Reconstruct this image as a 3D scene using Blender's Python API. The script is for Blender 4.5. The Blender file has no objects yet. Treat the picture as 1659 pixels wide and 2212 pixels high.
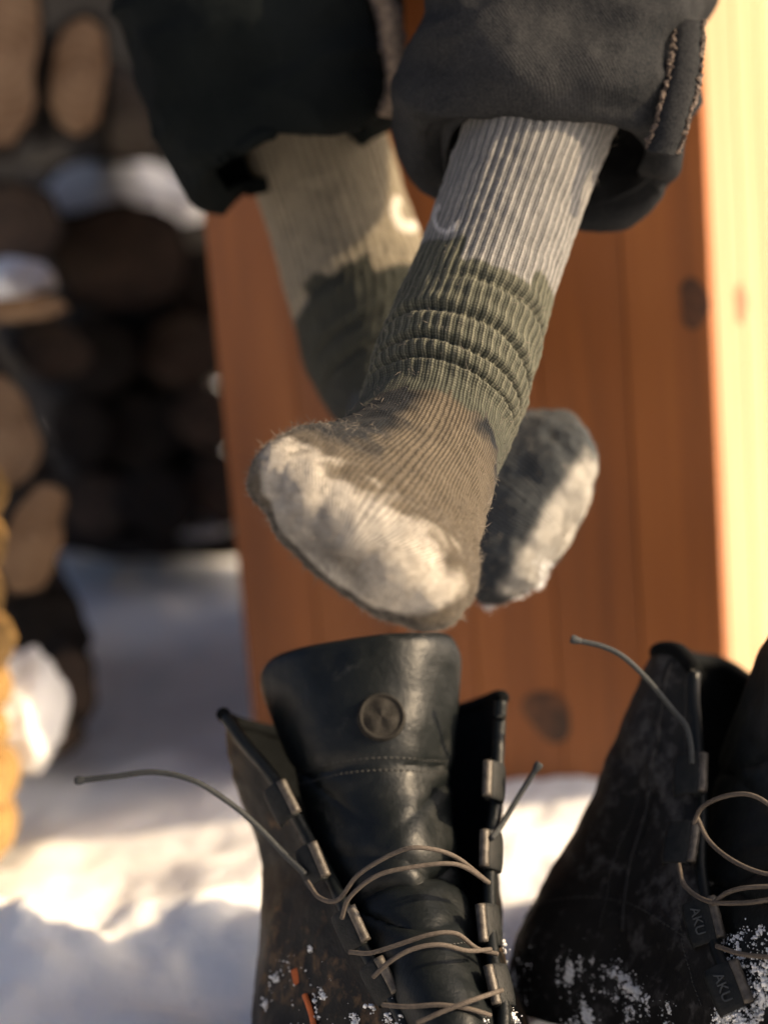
import bpy, bmesh, math
import numpy as np
from mathutils import Matrix, Vector

R = math.radians
rng = np.random.default_rng(7)
scene = bpy.context.scene
COL = scene.collection

# ------------------------------------------------------------------ camera
CAM_H, PITCH, ROLL, LENS, SENS = 0.53, R(12.0), R(4.6), 58.0, 24.0
F = np.array([0, math.cos(PITCH), -math.sin(PITCH)])
U0 = np.array([0, math.sin(PITCH), math.cos(PITCH)])
R0 = np.array([1.0, 0, 0])
CR = math.cos(ROLL) * R0 - math.sin(ROLL) * U0
CU = math.sin(ROLL) * R0 + math.cos(ROLL) * U0
CP = np.array([0, 0, CAM_H])
FPX = 1659 * LENS / SENS

cam_d = bpy.data.cameras.new('camera')
cam = bpy.data.objects.new('camera', cam_d)
COL.objects.link(cam)
m = Matrix.Identity(4)
for i in range(3):
    m[i][0], m[i][1], m[i][2], m[i][3] = CR[i], CU[i], -F[i], CP[i]
cam.matrix_world = m
cam_d.lens, cam_d.sensor_width, cam_d.sensor_fit = LENS, SENS, 'HORIZONTAL'
cam_d.clip_start, cam_d.clip_end = 0.05, 400
cam_d.dof.use_dof = True
cam_d.dof.focus_distance = 0.958
cam_d.dof.aperture_fstop = 2.6
scene.camera = cam

# ------------------------------------------------------------------ light
SUN_T, SUN_E = R(9), R(27)
SUN = np.array([math.cos(SUN_E) * math.cos(SUN_T), -math.cos(SUN_E) * math.sin(SUN_T), math.sin(SUN_E)])
world = bpy.data.worlds.new('World')
scene.world = world
world.use_nodes = True
wn = world.node_tree
bg = wn.nodes['Background']
sky = wn.nodes.new('ShaderNodeTexSky')
sky.sky_type = 'NISHITA'
sky.sun_disc = False
sky.sun_elevation = SUN_E
sky.sun_rotation = math.atan2(SUN[0], SUN[1])
sky.air_density, sky.dust_density, sky.ozone_density = 0.5, 7.0, 0.0
wn.links.new(sky.outputs[0], bg.inputs[0])
bg.inputs[1].default_value = 0.145
sun_d = bpy.data.lights.new('sun', 'SUN')
sun_d.energy, sun_d.angle, sun_d.color = 5.0, R(0.6), (1.0, 0.75, 0.46)
sun = bpy.data.objects.new('sun', sun_d)
sun.rotation_euler = Vector(SUN).to_track_quat('Z', 'Y').to_euler()
COL.objects.link(sun)
vs = scene.view_settings
vs.view_transform, vs.look, vs.gamma, vs.exposure = 'Standard', 'None', 1.0, 0.5
vs.use_curve_mapping = False


# ------------------------------------------------------------------ helpers
def P(px, py, d):
    """world point seen at photo position (of a 1659 x 2212 picture) at depth d metres"""
    return CP + d * (F + CR * (px - 829.5) / FPX - CU * (py - 1106) / FPX)


def cv(v):
    """camera-axes vector (right, up, away) -> world"""
    return CR * v[0] + CU * v[1] + F * v[2]


def unit(v):
    v = np.asarray(v, float)
    return v / np.linalg.norm(v)


def ground_at(px, py, z=0.0):
    d = F + CR * (px - 829.5) / FPX - CU * (py - 1106) / FPX
    t = (z - CAM_H) / d[2]
    return CP + t * d


def _hash(i, j, k, s):
    h = (i * 374761393 + j * 668265263 + k * 2147483647 + s * 974634743) & 0xFFFFFFFF
    h = ((h ^ (h >> 13)) * 1274126177) & 0xFFFFFFFF
    return ((h ^ (h >> 16)) & 0xFFFF) / 65535.0


def vnoise(p, s=0):
    p = np.asarray(p, float)
    f = np.floor(p).astype(np.int64)
    t = p - f
    t = t * t * (3 - 2 * t)
    r = 0
    for a in (0, 1):
        for b in (0, 1):
            for c in (0, 1):
                w = (t[..., 0] if a else 1 - t[..., 0]) * (t[..., 1] if b else 1 - t[..., 1]) * (t[..., 2] if c else 1 - t[..., 2])
                r = r + w * _hash(f[..., 0] + a, f[..., 1] + b, f[..., 2] + c, s)
    return r * 2 - 1


def fbm(p, octv=4, s=0, gain=0.5):
    p = np.asarray(p, float)
    r, a = 0, 1.0
    for o in range(octv):
        r = r + a * vnoise(p * 2 ** o + 17.3 * o, s + o)
        a *= gain
    return r


def sstep(a, b, x):
    t = np.clip((np.asarray(x, float) - a) / (b - a), 0, 1)
    return t * t * (3 - 2 * t)


def catmull(pts, n, closed=False):
    """sample n points of a Catmull-Rom spline through pts (rows may hold any number of channels)"""
    pts = np.asarray(pts, float)
    k = len(pts)
    if closed:
        t = np.linspace(0, k, n, endpoint=False)
        i = np.floor(t).astype(int)
        f = (t - i)[:, None]
        p0, p1, p2, p3 = pts[(i - 1) % k], pts[i % k], pts[(i + 1) % k], pts[(i + 2) % k]
    else:
        ext = np.vstack([2 * pts[0] - pts[1], pts, 2 * pts[-1] - pts[-2]])
        t = np.linspace(0, k - 1, n)
        i = np.minimum(np.floor(t).astype(int), k - 2)
        f = (t - i)[:, None]
        p0, p1, p2, p3 = ext[i], ext[i + 1], ext[i + 2], ext[i + 3]
    return 0.5 * ((2 * p1) + (-p0 + p2) * f + (2 * p0 - 5 * p1 + 4 * p2 - p3) * f ** 2 + (-p0 + 3 * p1 - 3 * p2 + p3) * f ** 3)


def mesh_obj(name, verts, faces, mat=None, parent=None, smooth=True, kind=None):
    me = bpy.data.meshes.new(name)
    me.from_pydata([tuple(map(float, v)) for v in verts], [], [tuple(map(int, f)) for f in faces])
    if smooth:
        me.polygons.foreach_set('use_smooth', [True] * len(me.polygons))
    me.update()
    return link_mesh(name, me, mat, parent, kind)


def link_mesh(name, me, mat=None, parent=None, kind=None):
    o = bpy.data.objects.new(name, me)
    COL.objects.link(o)
    if mat:
        me.materials.append(mat)
    if parent is not None:
        o.parent = parent
        o.matrix_parent_inverse = parent_inv(parent)
    if kind:
        o['kind'] = kind
    return o


def parent_inv(p):
    """meshes are built in world space; only the Empties of things are moved"""
    return Matrix.Translation(p.location).inverted() if p.type == 'EMPTY' else Matrix.Identity(4)


def tag(o, label, cat, group=None, kind=None):
    o['label'], o['category'] = label, cat
    if group:
        o['group'] = group
    if kind:
        o['kind'] = kind
    return o


def thing(name, loc, label, cat, group=None):
    o = bpy.data.objects.new(name, None)
    o.empty_display_size = 0.05
    o.location = tuple(map(float, loc))
    COL.objects.link(o)
    return tag(o, label, cat, group)


def grid_faces(nu, nv, closed_u=False, closed_v=False, off=0):
    """vertex index = v * nu + u"""
    f = []
    for v in range(nv if closed_v else nv - 1):
        v2 = (v + 1) % nv
        for u in range(nu if closed_u else nu - 1):
            u2 = (u + 1) % nu
            f.append((off + v * nu + u, off + v * nu + u2, off + v2 * nu + u2, off + v2 * nu + u))
    return f


def grid_normals(G, closed_u):
    """G: (nv, nu, 3)"""
    if closed_u:
        du = np.roll(G, -1, 1) - np.roll(G, 1, 1)
    else:
        du = np.gradient(G, axis=1)
    dv = np.gradient(G, axis=0)
    n = np.cross(du, dv)
    return n / (np.linalg.norm(n, axis=-1, keepdims=True) + 1e-12)


def set_uv(me, uvs):
    """uvs per vertex (seam handled by caller)"""
    lay = me.uv_layers.new(name='UVMap')
    idx = np.empty(len(me.loops), int)
    me.loops.foreach_get('vertex_index', idx)
    lay.data.foreach_set('uv', np.asarray(uvs)[idx].astype(np.float32).ravel())


def set_col(me, name, rgb):
    a = me.color_attributes.new(name, 'FLOAT_COLOR', 'POINT')
    c = np.ones((len(rgb), 4), np.float32)
    c[:, :3] = rgb
    a.data.foreach_set('color', c.ravel())


def tube_mesh(pts, rad, nseg=8, nsamp=40, wob=0.0):
    pts = catmull(pts, nsamp)
    rad = np.interp(np.linspace(0, 1, nsamp), np.linspace(0, 1, len(np.atleast_1d(rad))), np.atleast_1d(rad)) if np.ndim(rad) else np.full(nsamp, rad)
    t = np.gradient(pts, axis=0)
    t /= np.linalg.norm(t, axis=1, keepdims=True)
    ref = np.array([0.13, 0.4, 0.91])
    V = []
    for i in range(nsamp):
        a = unit(np.cross(t[i], ref))
        b = np.cross(t[i], a)
        for k in range(nseg):
            an = 2 * math.pi * k / nseg
            V.append(pts[i] + rad[i] * (math.cos(an) * a + math.sin(an) * b))
    Fs = grid_faces(nseg, nsamp, True)
    Fs.append(tuple(range(nseg))[::-1])
    Fs.append(tuple((nsamp - 1) * nseg + k for k in range(nseg)))
    return V, Fs


def tube(name, pts, rad, mat, parent, **k):
    v, f = tube_mesh(pts, rad, **k)
    return mesh_obj(name, v, f, mat, parent)


def bev_box(name, size, mat, parent, matrix, bev=0.002, seg=2):
    bm = bmesh.new()
    bmesh.ops.create_cube(bm, size=1.0)
    bmesh.ops.scale(bm, vec=size, verts=bm.verts)
    bmesh.ops.bevel(bm, geom=bm.edges[:], offset=bev, segments=seg, affect='EDGES', profile=0.5)
    bmesh.ops.transform(bm, matrix=matrix, verts=bm.verts)
    me = bpy.data.meshes.new(name)
    bm.to_mesh(me)
    bm.free()
    return link_mesh(name, me, mat, parent)


def frame_mat(o, x, y, z):
    mm = Matrix.Identity(4)
    for i in range(3):
        mm[i][0], mm[i][1], mm[i][2], mm[i][3] = x[i], y[i], z[i], o[i]
    return mm


# ------------------------------------------------------------------ materials
class NT:
    def __init__(s, name):
        s.m = bpy.data.materials.new(name)
        s.m.use_nodes = True
        s.t = s.m.node_tree
        s.b = s.t.nodes['Principled BSDF']

    def n(s, typ, **kw):
        nd = s.t.nodes.new('ShaderNode' + typ)
        for k, v in kw.items():
            if k.startswith('i_'):
                key = k[2:]
                key = int(key) if key.isdigit() else key.replace('_', ' ')
                if hasattr(v, 'is_linked') or isinstance(v, bpy.types.NodeSocket):
                    s.t.links.new(v, nd.inputs[key])
                else:
                    nd.inputs[key].default_value = v
            else:
                setattr(nd, k, v)
        return nd

    def l(s, a, b):
        s.t.links.new(a, b)

    def math(s, op, a, b=None, c=None):
        nd = s.t.nodes.new('ShaderNodeMath')
        nd.operation = op
        for i, v in enumerate((a, b, c)):
            if v is None:
                continue
            if isinstance(v, (int, float)):
                nd.inputs[i].default_value = v
            else:
                s.l(v, nd.inputs[i])
        return nd.outputs[0]

    def mix(s, fac, a, b, blend='MIX'):
        nd = s.t.nodes.new('ShaderNodeMix')
        nd.data_type, nd.blend_type = 'RGBA', blend
        for i, v in ((0, fac), (6, a), (7, b)):
            if isinstance(v, bpy.types.NodeSocket):
                s.l(v, nd.inputs[i])
            elif i == 0:
                nd.inputs[0].default_value = v
            else:
                nd.inputs[i].default_value = (*v, 1)
        return nd.outputs[2]

    def ramp(s, fac, stops):
        nd = s.t.nodes.new('ShaderNodeValToRGB')
        el = nd.color_ramp.elements
        while len(el) < len(stops):
            el.new(0.5)
        for e, (p, c) in zip(el, stops):
            e.position = p
            e.color = (*c, 1) if len(np.atleast_1d(c)) == 3 else (c, c, c, 1)
        s.l(fac, nd.inputs[0])
        return nd.outputs[0]

    def noise(s, scale, detail=3, rough=0.55, vec=None, dist=0.0):
        nd = s.n('TexNoise')
        nd.inputs['Scale'].default_value = scale
        nd.inputs['Detail'].default_value = detail
        nd.inputs['Roughness'].default_value = rough
        nd.inputs['Distortion'].default_value = dist
        if vec is not None:
            s.l(vec, nd.inputs['Vector'])
        return nd.outputs[0]

    def bump(s, h, strength, dist, prev=None):
        nd = s.n('Bump')
        nd.inputs['Strength'].default_value = strength
        nd.inputs['Distance'].default_value = dist
        s.l(h, nd.inputs['Height'])
        if prev is not None:
            s.l(prev, nd.inputs['Normal'])
        s.l(nd.outputs[0], s.b.inputs['Normal'])
        return nd.outputs[0]

    def pos(s):
        return s.n('NewGeometry').outputs['Position']

    def obj(s):
        return s.n('TexCoord').outputs['Object']

    def mapping(s, vec, scale=(1, 1, 1), rot=(0, 0, 0)):
        nd = s.n('Mapping')
        s.l(vec, nd.inputs[0])
        nd.inputs['Scale'].default_value = scale
        nd.inputs['Rotation'].default_value = rot
        return nd.outputs[0]

    def set(s, **kw):
        for k, v in kw.items():
            k = k.replace('_', ' ')
            if isinstance(v, bpy.types.NodeSocket):
                s.l(v, s.b.inputs[k])
            else:
                s.b.inputs[k].default_value = v if not (isinstance(v, tuple) and len(v) == 3 and k.endswith('Color')) else (*v, 1)
        return s


def mat_snow():
    t = NT('snow')
    p = t.pos()
    n1, n2 = t.noise(30, 5, 0.6, p), t.noise(320, 3, 0.6, p)
    t.set(Base_Color=t.mix(n1, (0.80, 0.82, 0.85), (0.90, 0.90, 0.90)), Roughness=0.65, Subsurface_Weight=0.25, Subsurface_Scale=0.006)
    t.b.inputs['Subsurface Radius'].default_value = (1, 1, 1.2)
    t.b.inputs['IOR'].default_value = 1.31
    b = t.bump(n1, 0.5, 0.012)
    t.bump(n2, 0.5, 0.0016, b)
    return t.m


def mat_wood(name, c_dark, c_mid, c_light, rough=0.55, seed=0.0):
    """plank wood; grain runs along the object's z"""
    t = NT(name)
    o = t.obj()
    inf = t.n('ObjectInfo')
    add = t.n('VectorMath', operation='ADD')
    t.l(o, add.inputs[0])
    sc = t.n('VectorMath', operation='SCALE')
    comb = t.n('CombineXYZ')
    for i in range(3):
        t.l(inf.outputs['Random'], comb.inputs[i])
    t.l(comb.outputs[0], sc.inputs[0])
    sc.inputs['Scale'].default_value = 37.0 + seed
    t.l(sc.outputs[0], add.inputs[1])
    v = add.outputs[0]
    g1 = t.noise(18, 4, 0.6, t.mapping(v, (1, 1, 0.09)), 0.6)
    g2 = t.noise(120, 3, 0.6, t.mapping(v, (1, 1, 0.03)))
    g3 = t.noise(3.2, 2, 0.5, v)
    f = t.math('ADD', t.math('MULTIPLY', g1, 0.62), t.math('MULTIPLY', g2, 0.25))
    f = t.math('ADD', f, t.math('MULTIPLY', g3, 0.15))
    col = t.ramp(f, [(0.30, c_dark), (0.52, c_mid), (0.72, c_light)])
    hv = t.n('HueSaturation')
    t.l(col, hv.inputs['Color'])
    t.l(t.math('ADD', 0.85, t.math('MULTIPLY', inf.outputs['Random'], 0.3)), hv.inputs['Value'])
    t.set(Base_Color=hv.outputs[0], Roughness=rough)
    t.bump(f, 0.35, 0.002)
    return t.m


def mat_knit(name, wale=0.0019, course=0.0015, depth=0.0006):
    """knitted yarn over the colour stored on the mesh; UV is in metres round / along the sock"""
    t = NT(name)
    uv = t.n('UVMap', uv_map='UVMap').outputs[0]
    s = t.n('SeparateXYZ')
    nz = t.n('TexNoise')
    nz.inputs['Scale'].default_value = 260
    t.l(uv, nz.inputs['Vector'])
    t.l(uv, s.inputs[0])
    col = t.n('VertexColor', layer_name='Col').outputs[0]
    u = t.math('ADD', s.outputs[0], t.math('MULTIPLY', t.math('SUBTRACT', nz.outputs[0], 0.5), 0.0009))
    w = t.math('ABSOLUTE', t.math('SINE', t.math('MULTIPLY', u, math.pi / wale)))
    zig = t.math('MULTIPLY', w, 0.8)
    c = t.math('ABSOLUTE', t.math('SINE', t.math('ADD', t.math('MULTIPLY', s.outputs[1], math.pi / course), zig)))
    h = t.math('MULTIPLY', t.math('POWER', w, 0.7), t.math('ADD', 0.55, t.math('MULTIPLY', c, 0.45)))
    p = t.pos()
    het = t.noise(900, 2, 0.6, t.mapping(p, (1, 1, 0.5)))
    big = t.noise(70, 3, 0.6, p)
    h2 = t.math('ADD', h, t.math('MULTIPLY', het, 0.55))
    val = t.math('MULTIPLY', t.math('ADD', 0.62, t.math('MULTIPLY', het, 0.76)), t.math('ADD', 0.7, t.math('MULTIPLY', big, 0.6)))
    yarn = t.math('ADD', 0.22, t.math('MULTIPLY', h, 1.05))  # grooves between stitches darkened in the colour, as shade there
    fac = t.math('MULTIPLY', val, yarn)
    vm = t.n('VectorMath', operation='SCALE')
    t.l(col, vm.inputs[0])
    t.l(fac, vm.inputs['Scale'])
    t.set(Base_Color=vm.outputs[0], Roughness=0.95, Sheen_Weight=0.05, Sheen_Roughness=0.4)
    t.b.inputs['Specular IOR Level'].default_value = 0.1
    t.b.inputs['Sheen Tint'].default_value = (1, 0.95, 0.88, 1)
    t.bump(h2, 0.8, depth)
    return t.m


def mat_plain(name, col, rough=0.6, var=0.25, scale=60, bump=0.0005, metallic=0.0, sheen=0.0, col2=None, spec=0.5, bscale=None):
    t = NT(name)
    p = t.pos()
    n = t.noise(scale, 4, 0.6, p)
    c2 = col2 if col2 else tuple(c * (1 - var) for c in col)
    t.set(Base_Color=t.mix(t.ramp(n, [(0.35, 0.0), (0.65, 1.0)]), c2, col), Roughness=rough, Metallic=metallic, Sheen_Weight=sheen)
    t.b.inputs['Specular IOR Level'].default_value = spec
    if bump:
        nb = t.noise(bscale or scale * 4, 3, 0.6, p)
        t.bump(nb, 0.6, bump)
    return t.m


def mat_leather(name, c0, c1, c_scuff_glint, rough=(0.28, 0.6), scuff_glint=0.62, spec=0.25):
    t = NT(name)
    p = t.pos()
    n1, n2, n3 = t.noise(22, 5, 0.65, p), t.noise(130, 4, 0.6, p), t.noise(900, 2, 0.5, p)
    c = t.mix(n1, c0, c1)
    sm = t.ramp(t.math('ADD', t.math('MULTIPLY', n1, 0.5), t.math('MULTIPLY', n2, 0.5)), [(scuff_glint - 0.06, 0.0), (scuff_glint + 0.06, 1.0)])
    t.set(Base_Color=t.mix(sm, c, c_scuff_glint), Roughness=t.math('ADD', rough[0], t.math('MULTIPLY', n2, rough[1] - rough[0])))
    t.b.inputs['Specular IOR Level'].default_value = spec
    b = t.bump(n1, 0.35, 0.004)
    b = t.bump(n2, 0.4, 0.0012, b)
    t.bump(n3, 0.35, 0.0003, b)
    return t.m


def mat_denim(name, c0, c1):
    t = NT(name)
    uv = t.n('UVMap', uv_map='UVMap').outputs[0]
    s = t.n('SeparateXYZ')
    t.l(uv, s.inputs[0])
    tw = t.math('SINE', t.math('MULTIPLY', t.math('ADD', s.outputs[0], s.outputs[1]), 2 * math.pi / 0.0021))
    p = t.pos()
    n1, n2 = t.noise(14, 4, 0.6, p), t.noise(700, 2, 0.6, p)
    f = t.math('ADD', t.math('MULTIPLY', n1, 0.5), t.math('MULTIPLY', n2, 0.5))
    t.set(Base_Color=t.mix(t.ramp(f, [(0.35, 0.0), (0.65, 1.0)]), c0, c1), Roughness=0.95)
    t.b.inputs['Specular IOR Level'].default_value = 0.05
    b = t.bump(tw, 0.22, 0.0003)
    b = t.bump(n2, 0.5, 0.0006, b)
    t.bump(t.noise(26, 4, 0.55, p), 0.5, 0.008, b)
    return t.m


def mat_endgrain(name, c0, c1):
    t = NT(name)
    o = t.obj()
    w = t.n('TexWave', wave_type='RINGS', rings_direction='Y')
    w.inputs['Scale'].default_value = 28
    w.inputs['Distortion'].default_value = 3
    w.inputs['Detail'].default_value = 3
    t.l(o, w.inputs['Vector'])
    n = t.ramp(t.noise(16, 5, 0.65, o), [(0.36, 0.0), (0.62, 1.0)])
    f = t.math('ADD', t.math('MULTIPLY', w.outputs[1], 0.3), t.math('MULTIPLY', n, 0.7))
    t.set(Base_Color=t.mix(f, c0, c1), Roughness=0.85)
    t.bump(f, 0.5, 0.004)
    return t.m


M = {}
M['snow'] = mat_snow()
M['plank'] = mat_wood('varnished_pine_shaded', (0.12, 0.034, 0.006), (0.225, 0.069, 0.011), (0.30, 0.102, 0.019))  # darker copy of the box pine; the front face's shade is in the colour
M['plank_sunlit'] = mat_wood('varnished_pine_sunlit', (0.29, 0.165, 0.075), (0.40, 0.255, 0.13), (0.48, 0.32, 0.175), seed=5)  # paler copy of the same pine; sunlight is put into the colour
M['knot'] = mat_plain('knot_wood', (0.10, 0.034, 0.010), 0.6, 0.7, 60)
M['bark'] = mat_plain('bark', (0.036, 0.028, 0.022), 0.95, 0.6, 40, 0.006, bscale=60)
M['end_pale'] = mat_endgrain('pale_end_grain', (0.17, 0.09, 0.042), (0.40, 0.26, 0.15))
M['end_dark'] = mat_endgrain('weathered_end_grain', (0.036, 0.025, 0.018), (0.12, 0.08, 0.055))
M['end_grey'] = mat_endgrain('grey_end_grain', (0.10, 0.085, 0.065), (0.2, 0.17, 0.135))
M['backing'] = mat_wood('backing_board', (0.008, 0.007, 0.006), (0.014, 0.012, 0.010), (0.02, 0.017, 0.014))
M['straw'] = mat_plain('straw', (0.46, 0.28, 0.095), 0.8, 0.45, 120, 0.003)
M['knit'] = mat_knit('sock_knit')
M['fuzz'] = mat_plain('wool_fibre', (0.22, 0.19, 0.155), 0.9, 0.5, 50, 0)
M['skin'] = mat_plain('skin', (0.55, 0.36, 0.27), 0.6, 0.1, 30, 0)
M['denim_r'] = mat_denim('grey_cotton', (0.011, 0.0125, 0.0145), (0.034, 0.0345, 0.0355))
M['denim_shaded'] = mat_denim('shaded_cotton', (0.0035, 0.005, 0.0055), (0.008, 0.010, 0.0105))  # same trousers as the grey leg, blackened to carry its shadow
M['seam'] = mat_plain('frayed_seam', (0.12, 0.092, 0.075), 0.95, 0.6, 350, 0.001)
M['seam_sunlit'] = mat_plain('sunlit_frayed_seam', (0.26, 0.19, 0.13), 0.95, 0.5, 300, 0.001)  # seam colour raised to paint the sunlit cuff edge
M['knot_sunlit'] = mat_plain('sunlit_knot_wood', (0.22, 0.11, 0.045), 0.6, 0.4, 60)  # lighter knot copy, sun on the side face painted in
M['leather'] = mat_leather('black_leather', (0.003, 0.0045, 0.005), (0.008, 0.010, 0.0105), (0.032, 0.034, 0.033), scuff_glint=0.66)
M['nubuck'] = mat_leather('dark_nubuck', (0.004, 0.005, 0.005), (0.018, 0.016, 0.015), (0.065, 0.062, 0.06), rough=(0.5, 0.75), scuff_glint=0.57, spec=0.25)
M['nubuck_glint'] = mat_leather('sun_spotted_nubuck', (0.003, 0.0033, 0.0033), (0.009, 0.0075, 0.006), (0.10, 0.06, 0.03), rough=(0.4, 0.7), scuff_glint=0.60, spec=0.2)  # brown blotches stand for golden sun spots on the boot's flank
M['lining'] = mat_plain('boot_lining', (0.0045, 0.0055, 0.006), 0.95, 0.4, 200, 0.0006, spec=0.1)
M['rubber'] = mat_plain('rubber', (0.014, 0.014, 0.014), 0.75, 0.3, 80, 0.001)
M['hook'] = mat_plain('black_hook_metal', (0.006, 0.0075, 0.008), 0.55, 0.3, 200, 0.0006, spec=0.2, col2=(0.014, 0.015, 0.015))
M['roller'] = mat_plain('worn_metal', (0.11, 0.096, 0.08), 0.5, 0.6, 240, 0.0004, metallic=0.3)
M['lace'] = mat_plain('lace_cord', (0.095, 0.076, 0.06), 0.85, 0.35, 500, 0.0005)
M['lace_dark'] = mat_plain('dark_lace_cord', (0.032, 0.036, 0.038), 0.8, 0.35, 500, 0.0005)
M['emblem'] = mat_plain('emblem_leather', (0.020, 0.018, 0.015), 0.75, 0.5, 200, 0.0008, spec=0.2)
M['stitch'] = mat_plain('stitching', (0.04, 0.04, 0.037), 0.8, 0.3, 300, 0)
M['orange'] = mat_plain('orange_tag', (0.55, 0.13, 0.03), 0.7, 0.3, 120, 0.0005)
M['mark'] = mat_plain('worn_relief', (0.05, 0.054, 0.054), 0.5, 0.3, 300, 0)

# ------------------------------------------------------------------ snow ground
def snow_height(x, y):
    p = np.stack([x, y, np.zeros_like(x)], -1)
    near = np.exp(-((x / 2.2) ** 2 + ((y - 1.2) / 2.0) ** 2))
    h = 0.018 * fbm(p * 3.1, 3, 3) + 0.010 * near * fbm(p * 14, 4, 9)
    # bank of lumpy pushed-up snow left of the boots
    line = 1.19 + 0.015 * np.sin(x * 9)
    lump = 0.62 + 0.6 * fbm(p * np.array([19, 19, 1]), 3, 21)
    h = h + 0.046 * np.exp(-((y - line) / 0.05) ** 2) * lump * sstep(-0.02, -0.13, x) * sstep(-0.75, -0.45, x)
    # trampled hollow where the boots stand
    h = h - 0.03 * np.exp(-(((x - 0.1) / 0.35) ** 2 + ((y - 0.98) / 0.16) ** 2) ** 2)
    # drift against the rear flank of the boot pair
    h = h + 0.03 * np.exp(-(((x - 0.10) / 0.06) ** 2 + ((y - 1.10) / 0.07) ** 2))
    h = h + 0.02 * np.exp(-(((x - 0.16) / 0.25) ** 2 + ((y - 1.40) / 0.07) ** 2))
    return h


def axis(lo, hi, step, far, n):
    core = np.arange(lo, hi, step)
    g = np.geomspace(0.02, far, n)
    return np.concatenate([lo - g[::-1], core, hi - step + g])


gx, gy = axis(-0.75, 0.65, 0.007, 80, 40), axis(0.75, 2.4, 0.007, 80, 40)
GX, GY = np.meshgrid(gx, gy)
GZ = snow_height(GX, GY)
ground = mesh_obj('snow_ground', np.stack([GX, GY, GZ], -1).reshape(-1, 3), grid_faces(len(gx), len(gy)), M['snow'])
ground['kind'] = 'structure'

# ------------------------------------------------------------------ wooden box the person sits on
BOX_A = R(21)
cor = P(1566, 1440, 1.375)
cor[2] = 0
dl = np.array([-math.cos(BOX_A), math.sin(BOX_A), 0])     # along the shaded face, away from the corner
nl = np.array([-math.sin(BOX_A), -math.cos(BOX_A), 0])    # its outward normal
dr = np.array([math.sin(BOX_A), math.cos(BOX_A), 0])      # along the sunlit face
nr = np.array([math.cos(BOX_A), -math.sin(BOX_A), 0])
ray = F + CR * (540 - 829.5) / FPX - CU * (1500 - 1106) / FPX
A2 = np.array([[ray[0], -dl[0]], [ray[1], -dl[1]]])
LW = np.linalg.solve(A2, cor[:2])[1]                       # width of the shaded face
BH = 0.98
box = thing('wooden_box', cor, 'brown varnished plank box behind the crossed feet, one side in bright sun', 'box')


def board(parent, name, origin, along, normal, width, height, z0, mat, thick=0.022, bev=0.0025):
    """vertical board: its lower left front corner at origin; own origin so grain runs along z"""
    c = origin + along * width / 2 - normal * thick / 2
    bm = bmesh.new()
    bmesh.ops.create_cube(bm, size=1.0)
    bmesh.ops.scale(bm, vec=(width, thick, height), verts=bm.verts)
    bmesh.ops.bevel(bm, geom=bm.edges[:], offset=bev, segments=2, affect='EDGES')
    me = bpy.data.meshes.new(name)
    bm.to_mesh(me)
    bm.free()
    o = link_mesh(name, me, mat, parent)
    zc = z0 + height / 2
    o.matrix_world = frame_mat((c[0], c[1], zc), along, np.cross([0, 0, 1], along), (0, 0, 1))
    o.matrix_parent_inverse = Matrix.Identity(4)
    o.matrix_basis = Matrix.Translation(-parent.location) @ o.matrix_world
    return o


# shaded face: a narrow corner board, then wide boards
x = 0.0
widths = [0.062]
rest = LW - 0.062
nb = 5
widths += [rest / nb] * nb
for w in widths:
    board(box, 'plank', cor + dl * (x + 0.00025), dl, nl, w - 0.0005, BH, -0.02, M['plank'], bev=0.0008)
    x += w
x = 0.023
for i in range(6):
    board(box, 'plank', cor + dr * x, dr, nr, 0.118, BH, -0.02, M['plank_sunlit'])
    x += 0.12
# seat boards on top
cen = cor + dl * LW / 2 + dr * 0.36
x = 0.023
for i in range(6):
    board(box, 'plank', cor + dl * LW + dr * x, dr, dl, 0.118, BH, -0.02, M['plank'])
    x += 0.12
for i in range(6):
    o = bev_box('seat_plank', (LW + 0.06, 0.116, 0.03), M['plank_sunlit'], box,
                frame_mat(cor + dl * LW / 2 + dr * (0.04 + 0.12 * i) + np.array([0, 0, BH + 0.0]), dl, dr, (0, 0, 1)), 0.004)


def knot(px, py, rx, ry, org, normal, along, parent, mat='knot'):
    ray = F + CR * (px - 829.5) / FPX - CU * (py - 1106) / FPX
    t = np.dot(org - CP, normal) / np.dot(ray, normal)
    c = CP + t * ray + normal * 0.0006
    V, n = [c + normal * 0.0008], 28
    for k in range(n):
        a = 2 * math.pi * k / n
        r = 1 + 0.15 * math.sin(2 * a + px) + 0.1 * math.sin(3 * a + py)
        V.append(c + r * (along * rx * math.cos(a) + np.array([0, 0, 1]) * ry * math.sin(a)))
    mesh_obj('knot', V, [(0, 1 + k, 1 + (k + 1) % n) for k in range(n)], M[mat], parent)


knot(1185, 1545, 0.020, 0.019, cor, nl, -dl, box)
knot(1600, 655, 0.030, 0.014, cor, nr, dr, box, 'knot_sunlit')
knot(1500, 655, 0.012, 0.016, cor, nl, -dl, box)

# ------------------------------------------------------------------ woodpile
def round_outline(pts, n=48):
    pts = np.array(pts, float)
    k = len(pts)
    t = np.linspace(0, k, n, endpoint=False)
    i = t.astype(int)
    lin = pts[i % k] * (1 - (t - i))[:, None] + pts[(i + 1) % k] * (t - i)[:, None]
    return 0.6 * lin + 0.4 * catmull(pts, n, closed=True)


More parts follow.
